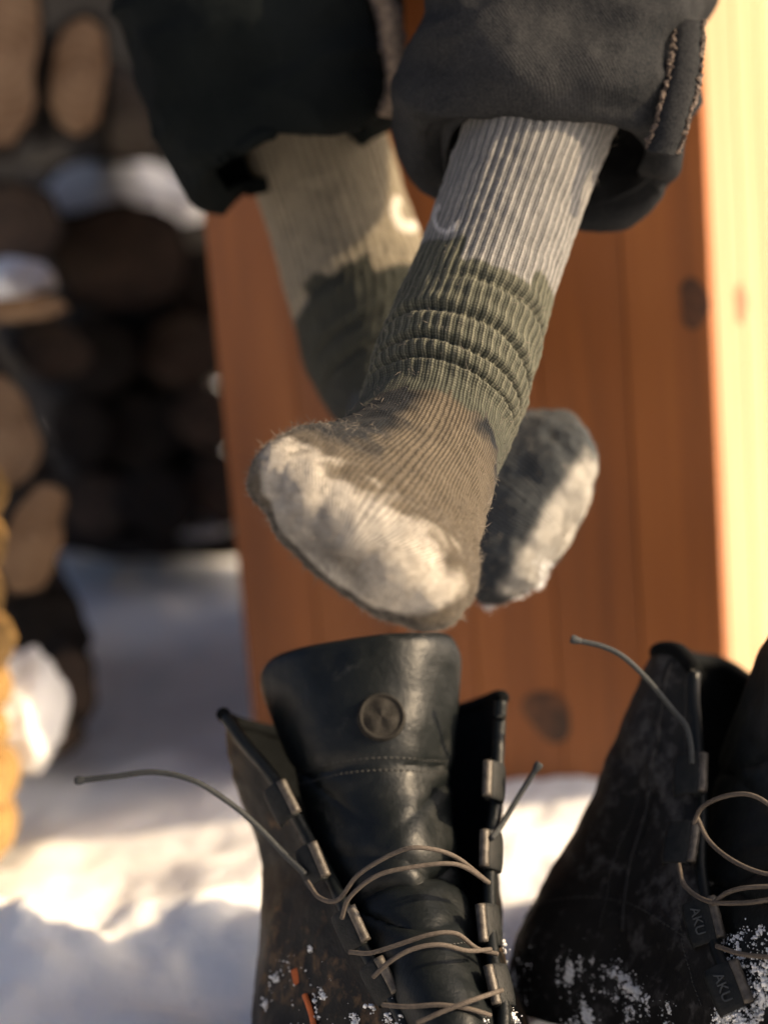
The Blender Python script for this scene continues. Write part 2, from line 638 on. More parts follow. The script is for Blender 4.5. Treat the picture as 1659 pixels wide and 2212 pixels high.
def firewood(outline, d, label, end='end_pale', length=0.34, away=(-0.28, 1.0, 0.0), bulge=0.006, group=None, seed=1):
    """split log lying end-on: end face outline given where it is seen, at depth d"""
    ol = round_outline(outline)
    E = np.array([P(a, b, d) for a, b in ol])
    c = E.mean(0)
    ax = unit(away)
    E = E + 0.004 * vnoise(E * 60, seed)[:, None] * unit(np.cross(ax, [0, 0, 1]))
    log = thing('split_log', (c[0], c[1], E[:, 2].min()), label, 'firewood', group)
    n = len(E)
    V, nv = [], 7
    for i in range(nv):
        t = i / (nv - 1)
        ring = c + (E - c) * (1 + 0.03 * math.sin(5 * t + seed)) + ax * length * t
        V.append(ring + 0.004 * vnoise(ring * 50, seed + 3)[:, None] * unit(np.array([0.3, 0, 1])))
    V = np.array(V).reshape(-1, 3)
    rim = c + (E - c) * 0.88 + ax * 0.004
    V = np.vstack([rim, V])
    Fs = grid_faces(n, nv + 1, True)
    Fs.append(tuple(nv * n + k for k in range(n)))
    mesh_obj('bark', V, Fs, M['bark'], log)
    W = [c - ax * 0.004] + list(c + (E - c) * 0.55 - ax * 0.003) + list(c + (E - c) * 0.90 - ax * 0.0015) + list(c + (E - c) * 0.92 + ax * 0.01)
    Fe = [(0, 1 + (k + 1) % n, 1 + k) for k in range(n)]
    for r in (1, 1 + n):
        Fe += [(r + k, r + (k + 1) % n, r + n + (k + 1) % n, r + n + k) for k in range(n)]
    e = mesh_obj('end_grain', np.array(W) - c, Fe, M[end], log, smooth=False)
    e.matrix_parent_inverse = Matrix.Identity(4)
    e.location = Vector(c) - log.location
    return log


def ell(cx, cy, rx, ry, rot=0, n=8, j=0.08, seed=0):
    g = np.random.default_rng(int(cx * 13 + cy * 7 + seed) % 99991)
    a = np.linspace(0, 2 * math.pi, n, endpoint=False)
    r = 1 + g.uniform(-j, j, n)
    x_, y_ = rx * r * np.cos(a), ry * r * np.sin(a)
    return [(cx + x_[i] * math.cos(rot) - y_[i] * math.sin(rot), cy + x_[i] * math.sin(rot) + y_[i] * math.cos(rot)) for i in range(n)]


G_NEAR, G_FAR = 'split logs of the near stack', 'dark logs of the far stack'
firewood([(-90, -60), (20, -110), (80, -40), (88, 120), (70, 270), (30, 330), (-60, 330), (-110, 150)], 1.72,
         'pale split log end at the top left corner of the stack', group=G_NEAR, seed=2)
firewood([(130, 50), (190, 22), (232, 60), (240, 160), (218, 270), (165, 305), (115, 270), (102, 160)], 1.74,
         'pale oval log end beside the dark trouser cuff, top of the stack', group=G_NEAR, seed=3)
firewood([(-60, 640), (40, 622), (130, 640), (160, 668), (100, 690), (-40, 700)], 1.62,
         'flat split log with a small white snow cap on it', group=G_NEAR, seed=4)
firewood([(-80, 830), (0, 795), (55, 850), (95, 960), (75, 1040), (-10, 1075), (-90, 1010)], 1.60,
         'pale rounded log end at the left edge below the snow-capped one', group=G_NEAR, seed=5)
firewood([(40, 1090), (90, 1035), (150, 1050), (140, 1180), (95, 1280), (20, 1290), (-20, 1200)], 1.58,
         'pale slanting log end just above the gap at the bottom of the stack', group=G_NEAR, seed=6)
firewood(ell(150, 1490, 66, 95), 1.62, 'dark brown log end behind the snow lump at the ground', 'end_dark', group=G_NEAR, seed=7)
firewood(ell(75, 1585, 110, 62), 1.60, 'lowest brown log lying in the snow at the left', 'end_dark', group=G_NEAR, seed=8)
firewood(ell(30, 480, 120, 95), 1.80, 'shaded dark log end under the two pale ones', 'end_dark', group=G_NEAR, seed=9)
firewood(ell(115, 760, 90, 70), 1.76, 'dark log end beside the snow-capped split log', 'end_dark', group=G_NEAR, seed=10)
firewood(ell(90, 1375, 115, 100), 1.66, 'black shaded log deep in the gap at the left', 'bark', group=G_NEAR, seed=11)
firewood(ell(270, 560, 160, 125), 2.02, 'large round dark log under a curved cap of snow', 'end_dark', length=0.5, seed=12)
FAR = ['leftmost log of the row just under the big round log', 'right-hand log of the row just under the big round log, by the box', 'middle log of the far stack, fourth row up from its bottom timber',
       'far stack log touching the plank box at mid height', 'far stack log behind the pale log end at the left edge', 'bottom-row far stack log, left one of three',
       'bottom-row far stack log, middle one of three', 'bottom-row far stack log against the plank box', 'far stack log between the snow cap and the plank box', 'small dark log left of the curved snow cap']
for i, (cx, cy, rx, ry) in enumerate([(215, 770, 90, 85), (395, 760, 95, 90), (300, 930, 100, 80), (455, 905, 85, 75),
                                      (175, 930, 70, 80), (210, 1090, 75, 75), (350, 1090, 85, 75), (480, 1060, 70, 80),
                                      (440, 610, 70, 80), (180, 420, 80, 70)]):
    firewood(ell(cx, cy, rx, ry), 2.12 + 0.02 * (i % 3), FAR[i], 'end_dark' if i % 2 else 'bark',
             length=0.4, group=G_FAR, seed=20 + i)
firewood(ell(350, 1185, 240, 24, n=12), 2.16, 'flat dark bottom timber under the far stack, above the pale snow', 'bark', length=0.4, seed=40)

firewood([(235, 130), (290, 150), (325, 230), (345, 330), (300, 350), (240, 335)], 1.95, 'greyish wedge of split log showing beside the left trouser cuff', 'end_grey', seed=43)
backing = thing('added_backing', (-0.6, 2.75, 0), 'added dark board wall behind the stacked firewood', 'backing')  # boards added at the back to keep the gaps between logs dark
for i in range(12):
    board(backing, 'plank', np.array([-1.55 + 0.155 * i, 2.75, 0]), np.array([1.0, 0, 0]), np.array([0, -1.0, 0]), 0.152, 1.5, 0.16, M['backing'])


def snow_lump(name, label, cx, cy, rx, ry, d, depth, seed, flat=0.0, cat='snow'):
    """irregular rounded lump of snow; rx, ry in photo pixels"""
    c = P(cx, cy, d)
    sx, sz = rx / FPX * d, ry / FPX * d
    nu, nv = 48, 24
    V = []
    for j in range(nv + 1):
        th = math.pi * j / nv
        for i in range(nu):
            ph = 2 * math.pi * i / nu
            q = np.array([math.sin(th) * math.cos(ph), math.sin(th) * math.sin(ph), math.cos(th)])
            V.append(q)
    V = np.array(V)
    r = 1 + 0.18 * fbm(V * 1.7 + seed, 3, seed) + 0.05 * fbm(V * 7 + seed, 2, seed + 5)
    V = V * r[:, None]
    if flat:
        V[:, 2] = np.where(V[:, 2] < -flat, -flat, V[:, 2])
    V = V * np.array([sx, depth, sz]) + c
    o = mesh_obj(name, V, grid_faces(nu, nv + 1, True), M['snow'])
    return tag(o, label, cat, kind='stuff')


snow_lump('snow_cap', 'small bright snow cap on the flat split log', 35, 622, 85, 62, 1.66, 0.07, 3, 0.12)
snow_lump('snow_cap', 'curved blue-grey cap of snow on the large round log', 265, 470, 165, 130, 2.14, 0.10, 8, 0.15)
snow_lump('snow_lump', 'upright white snow lump at the foot of the left stack', 66, 1530, 74, 128, 1.50, 0.05, 11)
snow_lump('snow_patch', 'thin grey snow line on the far stack by the plank box', 425, 1132, 75, 22, 2.2, 0.05, 17)

# ------------------------------------------------------------------ woven basket at the left edge
bc = ground_at(-212, 1850)
bas = thing('woven_basket', bc, 'golden woven basket with thick bulging coils cut off by the left edge', 'basket')
rad0 = np.linalg.norm(P(-190, 1500, 1.22) - P(8, 1500, 1.22))
dB = float(np.dot(bc - CP, F))
rad0 = 195 / FPX * dB
for k in range(8):
    V = []
    zc = 0.018 + 0.037 * k
    nu, nv = 64, 12
    for j in range(nv):
        for i in range(nu):
            a, b = 2 * math.pi * i / nu, 2 * math.pi * j / nv
            rr = 0.0185 * (1 + 0.14 * abs(math.sin(a * 11 + k * 1.3)))
            R1 = rad0 + 0.004 * math.sin(k * 2.1) + rr * math.cos(b)
            V.append((bc[0] + 0.078 * zc + R1 * math.cos(a), bc[1] + R1 * math.sin(a), zc + rr * math.sin(b) + 0.003 * math.sin(3 * a + k)))
    mesh_obj('coil', V, grid_faces(nu, nv, True, True), M['straw'], bas)

# ------------------------------------------------------------------ person: crossed lower legs
ST = np.array([  # dorsal x,z   plantar x,z   half width   share of the ankle bend
    (.052, .31, -.058, .31, .052, 0), (.048, .22, -.052, .22, .047, 0), (.043, .15, -.045, .15, .042, 0),
    (.041, .09, -.042, .09, .040, 0), (.042, .05, -.043, .045, .041, 0), (.047, .02, -.048, .005, .043, .12),
    (.054, .00, -.056, -.035, .044, .35), (.064, -.010, -.045, -.068, .043, .6), (.080, -.016, -.010, -.080, .043, .85),
    (.102, -.020, .03, -.080, .045, 1), (.130, -.026, .075, -.078, .050, 1), (.152, -.030, .115, -.083, .056, 1),
    (.170, -.032, .150, -.086, .060, 1), (.184, -.034, .178, -.086, .060, 1)])


def build_leg_shape(ankle, leg_up, foot_fwd, twist, side, nring=300, nseg=320, scale=1.0, shrink=0.0, toe_len=0.034, legw=1.0):
    """returns grid (nv,nu,3) with station parameter s, angle phi; side=+1: big toe at +lateral"""
    ez = unit(cv(leg_up))
    f = unit(cv(foot_fwd))
    ex = unit(f - np.dot(f, ez) * ez)
    ey = np.cross(ez, ex)
    beta = math.acos(np.clip(np.dot(f, ex), -1, 1))
    if np.dot(f, ez) > 0:
        beta = -beta
    S = catmull(ST, nring)
    s_par = np.linspace(0, len(ST) - 1, nring)
    phi = np.linspace(0, 2 * math.pi, nseg, endpoint=False)
    rings, ss = [], []

    def ring(row, extra=0.0, k=1.0):
        dx, dz, qx, qz, w, fr = row
        b = fr * beta
        rot = lambda x_, z_: (x_ * math.cos(b) + z_ * math.sin(b), -x_ * math.sin(b) + z_ * math.cos(b))
        dx, dz = rot(dx, dz)
        qx, qz = rot(qx, qz)
        D = ankle + scale * (ex * dx + ez * dz)
        Q = ankle + scale * (ex * qx + ez * qz)
        c, h = (D + Q) / 2, np.linalg.norm(D - Q) / 2 - shrink
        hd = unit(D - Q)
        tau = twist * fr
        wd = math.cos(tau) * ey + math.sin(tau) * hd
        hd = math.cos(tau) * hd - math.sin(tau) * ey
        lw = 1 + (legw - 1) * (1 - sstep(0.0, 0.6, fr))
        ww = (w * scale - shrink) * lw
        h = h * lw
        e = 2 / (2 + 0.5 * fr)
        cx = np.sign(np.cos(phi)) * np.abs(np.cos(phi)) ** e
        sy = np.sign(np.sin(phi)) * np.abs(np.sin(phi)) ** e
        fw = unit(np.cross(hd, wd))
        if np.dot(fw, f) < 0:
            fw = -fw
        lat = sy * side
        adv = scale * (extra * (1 + 0.0 * lat) + fr * sstep(0.10, 0.17, row[0]) * 0.014 * lat * k)
        hh = h * k * (1 - 0.18 * fr * sstep(0.09, 0.15, row[0]) * np.clip(-lat, 0, 1))
        return c + np.outer(cx * hh, hd) + np.outer(sy * ww * k, wd) + np.outer(adv, fw)

    for r_, s_ in zip(S, s_par):
        rings.append(ring(r_))
        ss.append(s_)
    ncap = 46
    for i in range(1, ncap + 1):
        t = i / ncap
        a = t * math.pi / 2
        rings.append(ring(S[-1], toe_len * math.sin(a), max(math.cos(a), 0.004) ** 0.72))
        ss.append(len(ST) - 1 + t)
    return np.array(rings), np.array(ss), phi


def sock_uv(G):
    d = np.linalg.norm(np.roll(G, -1, 1) - G, axis=-1)
    u = np.cumsum(d, 1) - d
    circ = d.sum(1).mean()
    nv, nu = G.shape[:2]
    U = np.tile(np.arange(nu) / nu * round(circ / 0.0019) * 0.0019, (nv, 1))
    # keep the wale count steady but denser stations follow the true width of the ring
    v = np.concatenate([[0], np.cumsum(np.linalg.norm(np.diff(G[:, 0], axis=0), axis=1) * 0.5 + np.linalg.norm(np.diff(G[:, nu // 4], axis=0), axis=1) * 0.5)])
    return np.stack([U, np.tile(v[:, None], (1, nu))], -1)


def hairs(G, N, Cc, count, lo, hi, mask, seed, wid=0.00011):
    g = np.random.default_rng(seed)
    nv, nu = G.shape[:2]
    V, Fs, K = [], [], []
    wts = (mask / mask.sum()).ravel()
    ids = g.choice(nv * nu, size=count, p=wts)
    gp, gn, gc = G.reshape(-1, 3), N.reshape(-1, 3), Cc.reshape(-1, 3)
    for q in ids:
        p, n = gp[q], gn[q]
        L = lo + (hi - lo) * g.random() ** 4
        t = unit(g.normal(size=3))
        t = unit(t - np.dot(t, n) * n)
        d = unit(n * g.uniform(0.25, 1.0) + t * g.uniform(0.4, 1.2))
        bend = unit(np.cross(n, d) * g.uniform(-1, 1) - n * g.uniform(0.0, 0.9) + 0.3 * g.normal(size=3))
        side = unit(np.cross(d, F + 0.01)) * wid
        pts = [p - n * 0.0003, p + d * L * 0.4 + bend * L * 0.06, p + d * L * 0.75 + bend * L * 0.25, p + d * L * 0.95 + bend * L * 0.5]
        b = len(V)
        for i, a in enumerate(pts):
            ww = (1, 0.9, 0.7, 0.3)[i]
            V += [a + side * ww, a - side * ww]
        Fs += [(b, b + 1, b + 3, b + 2), (b + 2, b + 3, b + 5, b + 4), (b + 4, b + 5, b + 7, b + 6)]
    return V, Fs


def crumbs(name, pts, normals, sizes, mat, parent, seed=0, kind='stuff'):
    """little irregular snow grains sitting on given points, joined"""
    g = np.random.default_rng(seed)
    bm = bmesh.new()
    bmesh.ops.create_icosphere(bm, subdivisions=1, radius=1.0)
    base = np.array([v.co[:] for v in bm.verts])
    bf = [[v.index for v in f.verts] for f in bm.faces]
    bm.free()
    V, Fs = [], []
    for p, n, s in zip(pts, normals, sizes):
        r = base * (1 + g.uniform(-0.35, 0.35, (len(base), 1))) * s * g.uniform(0.6, 1.3, 3)
        o = len(V)
        V += list(r + p + n * s * 0.35)
        Fs += [[i + o for i in f] for f in bf]
    return mesh_obj(name, V, Fs, mat, parent, kind=kind)


AN1, UP1, FW1 = P(985, 775, 1.03), (.32, .90, .26), (-.20, -.215, -.95)
AN2, UP2, FW2 = P(806, 700, 1.27), (-.30, .94, .10), (.52, -.37, -.77)
G1, s1, phi = build_leg_shape(AN1, UP1, FW1, R(-14), +1)
G2, s2, _ = build_leg_shape(AN2, UP2, FW2, R(42), -1, scale=1.04, legw=1.16)


def knit_surface(G, s, phi, folds, front):
    """adds the ribbing of the leg, the gathered folds at the ankle and the toes' soft bulges"""
    N = grid_normals(G, True)
    out = G - G.mean(1, keepdims=True)
    if np.mean((N * out).sum(-1)) < 0:
        N = -N
    S_, PH = np.meshgrid(s, phi, indexing='ij')
    d = np.zeros_like(S_)
    rib = (0.5 + 0.5 * np.cos(PH * 50)) * (0.72 + 0.28 * np.abs(np.sin(S_ * 24)))
    rmask = sstep(8.2, 6.2, S_)
    d += 0.0011 * (rib ** 0.7 - 0.5) * rmask
    # folds: (station at the front, width, depth, slant, half angle, centre angle)
    for (s0, w, dep, sl, ha, ca) in folds:
        a = (PH - ca + math.pi) % (2 * math.pi) - math.pi
        q = (S_ - s0 - sl * a - 0.45 * (1 - np.cos(a)) + 0.03 * np.sin(5 * a + s0 * 7)) / w
        m_ = sstep(ha, ha * 0.45, np.abs(a))
        d += -dep * np.exp(-q ** 2) * m_ + 0.55 * dep * np.exp(-((q - 2.2) / 1.8) ** 2) * m_ + 0.25 * dep * np.exp(-((q + 2.0) / 1.4) ** 2) * m_
    pn = G * 1.0
    d += (0.0006 + 0.0012 * sstep(8.5, 10, S_)) * fbm(pn * 38, 3, 5) * sstep(3, 5, S_)
    d += 0.0007 * fbm(pn * 160, 2, 8)
    toe = sstep(11.8, 13.2, S_)
    kq = np.where(S_ > 13, np.clip(np.cos((S_ - 13) * math.pi / 2), 0, 1) ** 0.72, 1.0)
    lc, hc = np.sin(PH) * kq, np.cos(PH) * kq
    d += toe * 0.0018 * (np.abs(np.cos((lc * 0.92 + 0.06) * 2.5 * math.pi)) - 0.6) * sstep(-0.95, -0.3, hc)
    G = G + N * d[..., None]
    return G, N, S_, PH, d, rib * rmask


folds1 = [(4.5, .09, .0034, .12, 1.3, .75), (5.28, .10, .0040, .05, 2.1, .10), (6.02, .095, .0038, .03, 1.9, .10), (6.62, .09, .0032, .0, 1.7, .0)]
folds2 = [(4.6, .14, .0030, .1, 1.8, -.3), (5.6, .12, .0035, .0, 2.0, .1), (6.4, .12, .003, .0, 2.0, 0)]
G1, N1, S1, PH1, d1, rib1 = knit_surface(G1, s1, phi, folds1, True)
G2, N2, S2, PH2, d2, rib2 = knit_surface(G2, s2, phi, folds2, False)


def lerp(a, b, t):
    return np.asarray(a) * (1 - t[..., None]) + np.asarray(b) * t[..., None]


def pix(G):
    q = (G - CP) @ np.stack([CR, CU, F], 1)
    return 829.5 + q[..., 0] / q[..., 2] * FPX, 1106 - q[..., 1] / q[..., 2] * FPX


def sock_colours(G, S_, PH, rib, leg_c, leg_gap, band, band_gap, dors, char, toe, sgn, cap, e_off=0.0):
    nz = fbm(G * 90, 3, 31)
    nz2 = fbm(G * 28, 3, 41)
    ca = np.cos(PH)
    sa = np.sin(PH)
    C = lerp(leg_gap, leg_c, np.clip(rib + 0.25, 0, 1))  # rib troughs get a darker colour that paints the shade between ribs
    bd = lerp(band_gap, band, np.clip(rib * 0.8 + 0.35, 0, 1))
    edge = 4.05 + e_off + 0.28 * np.sign(np.sin(PH * 3 + .8)) * 0.6 + 0.25 * nz * 0.4
    C = lerp(C, bd, 0) if False else C * (1 - sstep(edge - .05, edge + .05, S_))[..., None] + bd * sstep(edge - .05, edge + .05, S_)[..., None]
    # instep panel: grey heather reaching back in a stepped V, charcoal along its border
    a = np.abs((PH + math.pi) % (2 * math.pi) - math.pi)
    e2 = 7.6 + 1.0 * sstep(0.15, 1.3, a) + 0.22 * np.sign(np.sin(a * 7)) * 0.5 + 0.14 * nz
    t = sstep(e2 - .06, e2 + .06, S_)
    C = C * (1 - t)[..., None] + np.asarray(dors) * t[..., None]
    wide_ = 0.50 + 0.8 * sstep(0.35, 0.9, -sgn * sa) * sstep(1.9, 1.2, a)
    t = np.exp(-(np.clip(S_ - e2 - 0.12, -9, 9) / wide_) ** 2) * sstep(e2 - .08, e2 + .04, S_) * (0.65 + 0.45 * sstep(-.3, .3, nz)) * sstep(0.15, 0.5, a)
    t = np.clip(t, 0, 1)
    C = C * (1 - t)[..., None] + np.asarray(char) * t[..., None]
    X_ = pix(G)[0]
    ir = int(np.argmin(np.abs(S_[:, 0] - 10)))
    lft = -1 if X_[ir][sa[ir] > .9].mean() > X_[ir][sa[ir] < -.9].mean() else 1
    t = sstep(0.08, 0.42, lft * sa + 0.18 * nz) * sstep(e2, e2 + .25, S_) * sstep(12.1, 10.9, S_ + 0.4 * nz)
    C = C * (1 - t)[..., None] + np.asarray(char) * t[..., None]
    # sides and sole of the foot: charcoal terry
    t = sstep(8.8, 9.6, S_) * sstep(-0.05, -0.45, ca + 0.15 * nz) * (1 - 0.3 * sstep(12.6, 13.4, S_ + 0.3 * nz))
    C = C * (1 - t)[..., None] + np.asarray(char) * t[..., None]
    # pale toe cap rubbed with frost; hc runs from the sole side (-1) to the instep side (+1) of the toes' front
    kk = np.where(S_ > 13, np.clip(np.cos((S_ - 13) * math.pi / 2), 0, 1) ** 0.72, 1.0)
    hc, lc = ca * kk, sa * kk
    e3 = 12.25 + 0.35 * nz2 + 0.25 * ca
    t = sstep(e3 - .12, e3 + .22, S_) * cap(hc, lc, nz, nz2)
    C = C * (1 - t)[..., None] + np.asarray(toe) * t[..., None]
    shade_blot = sstep(0.0, 0.45, fbm(G * 24 + 3, 3, 52)) * t * 0.42  # random grey blotches paint shaded patches onto the toes
    C = C * (1 - shade_blot)[..., None] + np.asarray([.15, .15, .15]) * shade_blot[..., None]
    return C


def cap_front(hc, lc, nz, nz2):
    r_ = np.hypot((lc + 0.02) / 0.98, (hc - 0.24) / 0.74) + 0.08 * nz + 0.08 * nz2
    return sstep(1.03, 0.90, r_)


def cap_rear(hc, lc, nz, nz2):
    r_ = np.hypot((lc + 0.05) / 0.82, (hc - 0.12) / 0.60) + 0.12 * nz + 0.10 * nz2
    return sstep(1.08, 0.80, r_)


C1 = sock_colours(G1, S1, PH1, rib1, (.225, .22, .21), (.085, .09, .094), (.108, .108, .082), (.021, .026, .022), (.088, .073, .054), (.014, .016, .019), (.42, .385, .33), 1, cap_front)
C2 = sock_colours(G2, S2, PH2, rib2, (.28, .245, .185), (.095, .088, .072), (.045, .047, .038), (.03, .034, .034), (.054, .060, .065), (.054, .060, .065), (.42, .40, .36), -1, cap_rear, 0.6)  # rear sock: ankle band darkened for shade, leg warmed for sunlight


def knit_mark(C, G, N, cx, cy, r, w, a0, a1, col):
    X_, Y_ = pix(G)
    rr_ = np.hypot(X_ - cx, (Y_ - cy) * 0.8)
    an = np.degrees(np.arctan2(Y_ - cy, X_ - cx)) % 360
    on = sstep(w, w * 0.5, np.abs(rr_ - r)) * ((an > a0) & (an < a1)) * ((N @ F) < -0.05)
    return C * (1 - on)[..., None] + np.asarray(col) * on[..., None]


C1 = knit_mark(C1, G1, N1, 962, 470, 24, 6, 20, 250, (.42, .41, .40))
C2 = knit_mark(C2, G2, N2, 884, 452, 30, 13, 60, 230, (.62, .58, .52))

person = None


def sock_mesh(name, G, C, parent):
    nv, nu = G.shape[:2]
    o = mesh_obj(name, G.reshape(-1, 3), grid_faces(nu, nv, True), M['knit'], parent)
    me = o.data
    uv = sock_uv(G)
    lay = me.uv_layers.new(name='UVMap')
    # per-corner UVs so the closing column does not wrap backwards
    vi = np.empty(len(me.loops), int)
    me.loops.foreach_get('vertex_index', vi)
    per = uv[0, 1, 0] * nu
    L = uv.reshape(-1, 2)[vi].copy().reshape(-1, 4, 2)
    wrap = (L[:, :, 0].max(1) - L[:, :, 0].min(1)) > per * 0.5
    L[wrap] = np.where(L[wrap][..., :1] < per * 0.5, L[wrap] + np.array([per, 0]), L[wrap])
    lay.data.foreach_set('uv', L.astype(np.float32).ravel())
    set_col(me, 'Col', C.reshape(-1, 3))
    return o


# the body inside the clothes: both legs and hips as one skinned surface
hip_c = cor + dl * LW * 0.45 + dr * 0.30 + np.array([0, 0, BH + 0.12])
knee1 = AN1 + unit(cv(UP1)) * 0.40
knee2 = AN2 + unit(cv(UP2)) * 0.40
hip1, hip2 = hip_c + np.array([0.09, 0, 0]), hip_c - np.array([0.09, 0, 0])
c1 = lambda G, s_, q: G[int(np.argmin(np.abs(s_ - q)))].mean(0)
bv = [hip_c, hip1, knee1, c1(G1, s1, 4), c1(G1, s1, 8), c1(G1, s1, 12), hip2, knee2, c1(G2, s2, 4), c1(G2, s2, 8), c1(G2, s2, 12)]
be = [(0, 1), (1, 2), (2, 3), (3, 4), (4, 5), (0, 6), (6, 7), (7, 8), (8, 9), (9, 10)]
me = bpy.data.meshes.new('person')
me.from_pydata([tuple(v) for v in bv], be, [])
person = bpy.data.objects.new('person', me)
COL.objects.link(person)
md = person.modifiers.new('skin', 'SKIN')
person.modifiers.new('sub', 'SUBSURF').levels = 2
for i, r_ in enumerate((0.11, 0.085, 0.05, 0.025, 0.018, 0.012, 0.085, 0.05, 0.025, 0.018, 0.012)):
    me.skin_vertices[0].data[i].radius = (r_, r_)
me.skin_vertices[0].data[0].use_root = True
me.materials.append(M['skin'])
tag(person, 'seated person in rolled-up dark trousers and thick wool socks, ankles crossed in the air', 'person')

sock1 = sock_mesh('sock', G1, C1, person)
sock1['label'] = 'sharp front sock: grey ribbed leg, olive gathered ankle, pale frosted toes'
sock2 = sock_mesh('sock', G2, C2, person)
sock2['label'] = 'blurred rear sock tucked behind the front ankle'
hm = 0.15 + sstep(9.0, 12.0, S1)
v, f = hairs(G1, N1, C1, 12000, 0.0010, 0.0065, hm, 3)
mesh_obj('wool_fuzz', v, f, M['fuzz'], sock1, kind='stuff')
v, f = hairs(G2, N2, C2, 3500, 0.0010, 0.0045, 0.1 + sstep(9, 12, S2), 4)
mesh_obj('wool_fuzz', v, f, M['fuzz'], sock2, kind='stuff')

# ------------------------------------------------------------------ trousers
def trouser(name, stations, fold_amp, mat, parent, nu=180, nv=110, seed=3, barr=None, thick=0.0022, freq=9, label=None):
    """stations: left px, right px, depth, depth radius, down-tilt of the far side"""
    T = []
    for (lx, ly, rx, ry, d, dr_, tilt) in stations:
        T.append(np.concatenate([P(lx, ly, d), P(rx, ry, d), [dr_, tilt]]))
    T = catmull(T, nv)
    a = np.linspace(0, 2 * math.pi, nu, endpoint=False)
    G = np.zeros((nv, nu, 3))
    for i, r_ in enumerate(T):
        L_, R_ = r_[:3], r_[3:6]
        c = (L_ + R_) / 2
        hx = (R_ - L_) / 2
        b = F - CU * r_[7]
        b = unit(b - np.dot(b, unit(hx)) * unit(hx)) * r_[6]
        e = 0.85
        ca = np.sign(np.cos(a)) * np.abs(np.cos(a)) ** e
        sa = np.sign(np.sin(a)) * np.abs(np.sin(a)) ** e
        G[i] = c + np.outer(ca, hx) + np.outer(-sa, b)     # a=pi/2 faces the camera
    N = grid_normals(G, True)
    out = G - G.mean(1, keepdims=True)
    if np.mean((N * out).sum(-1)) < 0:
        N = -N
    n1 = fbm(G * np.array([freq, freq, freq * 1.7]), 3, seed)
    n2 = 1 - np.abs(fbm(G * np.array([freq * 1.3, freq, freq * 2.4]) + 5, 2, seed + 9)) * 2
    G = G + N * (fold_amp * (0.9 * n1 + 1.0 * n2))[..., None] + N * (0.0006 * fbm(G * 120, 2, 4))[..., None]
    o = mesh_obj(name, G.reshape(-1, 3), grid_faces(nu, nv, True), mat, parent)
    dd = np.linalg.norm(np.roll(G, -1, 1) - G, axis=-1)
    u = (np.cumsum(dd, 1) - dd)
    vv = np.concatenate([[0], np.cumsum(np.linalg.norm(np.diff(G[:, nu // 4], axis=0), axis=1))])
    set_uv(o.data, np.stack([u, np.tile(vv[:, None], (1, nu))], -1).reshape(-1, 2))
    md = o.modifiers.new('cloth', 'SOLIDIFY')
    md.thickness, md.offset = thick, -1
    if label:
        o['label'] = label
    return o, G, N


def knee_station(k, hw, hd, tilt=0.2):
    q = k - CP
    d = float(np.dot(q, F))
    px = 829.5 + np.dot(q, CR) / d * FPX
    py = 1106 - np.dot(q, CU) / d * FPX
    w = hw / d * FPX
    return (px - w, py, px + w, py, d, hd, tilt)


# right-hand leg in the picture (in front)
tr1, _, _ = trouser('trouser_leg', [(940, -520, 1560, -420, 1.20, .078, .30), (960, -260, 1590, -190, 1.16, .074, .30), (960, -60, 1565, -20, 1.13, .070, .35),
                                   (930, 60, 1500, 70, 1.11, .064, .42), (925, 200, 1470, 230, 1.09, .060, .45), (960, 330, 1420, 350, 1.08, .056, .45)],
                    0.004, M['denim_r'], person, seed=13, label='dark grey trouser leg with a wide turned-up cuff')
cuff1, GC1, NC1 = trouser('cuff', [(990, -30, 1440, 5, 1.105, .066, .40), (955, -8, 1468, 30, 1.10, .072, .42), (905, 80, 1488, 90, 1.095, .076, .43), (875, 170, 1495, 190, 1.09, .076, .43),
                                   (868, 245, 1490, 290, 1.085, .074, .42), (885, 300, 1472, 362, 1.08, .070, .40), (920, 322, 1430, 388, 1.08, .060, .38), (965, 300, 1390, 355, 1.085, .052, .36)],
                          0.0065, M['denim_r'], tr1, seed=5, thick=0.004, freq=13)
# left-hand leg in the picture (behind)
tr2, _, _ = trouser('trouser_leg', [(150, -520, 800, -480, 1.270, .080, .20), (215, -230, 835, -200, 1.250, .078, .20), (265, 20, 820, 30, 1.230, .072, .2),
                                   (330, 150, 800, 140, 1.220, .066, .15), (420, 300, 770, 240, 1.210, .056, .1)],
                    0.005, M['denim_shaded'], person, seed=23, label='trouser leg painted near-black for its shadow, with a turned-up cuff')
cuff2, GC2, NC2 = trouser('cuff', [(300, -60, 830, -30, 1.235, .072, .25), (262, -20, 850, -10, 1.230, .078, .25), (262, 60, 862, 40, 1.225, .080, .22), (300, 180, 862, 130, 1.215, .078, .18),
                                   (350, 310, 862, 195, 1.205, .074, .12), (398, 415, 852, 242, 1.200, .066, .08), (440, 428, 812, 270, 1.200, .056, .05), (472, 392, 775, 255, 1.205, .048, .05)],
                          0.0055, M['denim_shaded'], tr2, seed=15, thick=0.004, freq=12)
# frayed side seam of each cuff
def seam(name, px, rad, parent, mat, seed=1, wob=4):
    pts = [P(a, b, d) for a, b, d in px]
    o = tube(name, pts, rad, mat, parent, nseg=10, nsamp=140)
    me = o.data
    co = np.empty(len(me.vertices) * 3)
    me.vertices.foreach_get('co', co)
    co = co.reshape(-1, 3)
    co += 0.0016 * np.stack([fbm(co * 170, 2, seed), fbm(co * 170 + 9, 2, seed + 1), fbm(co * 170 + 3, 2, seed + 2)], -1)
    me.vertices.foreach_set('co', co.ravel())
    return o



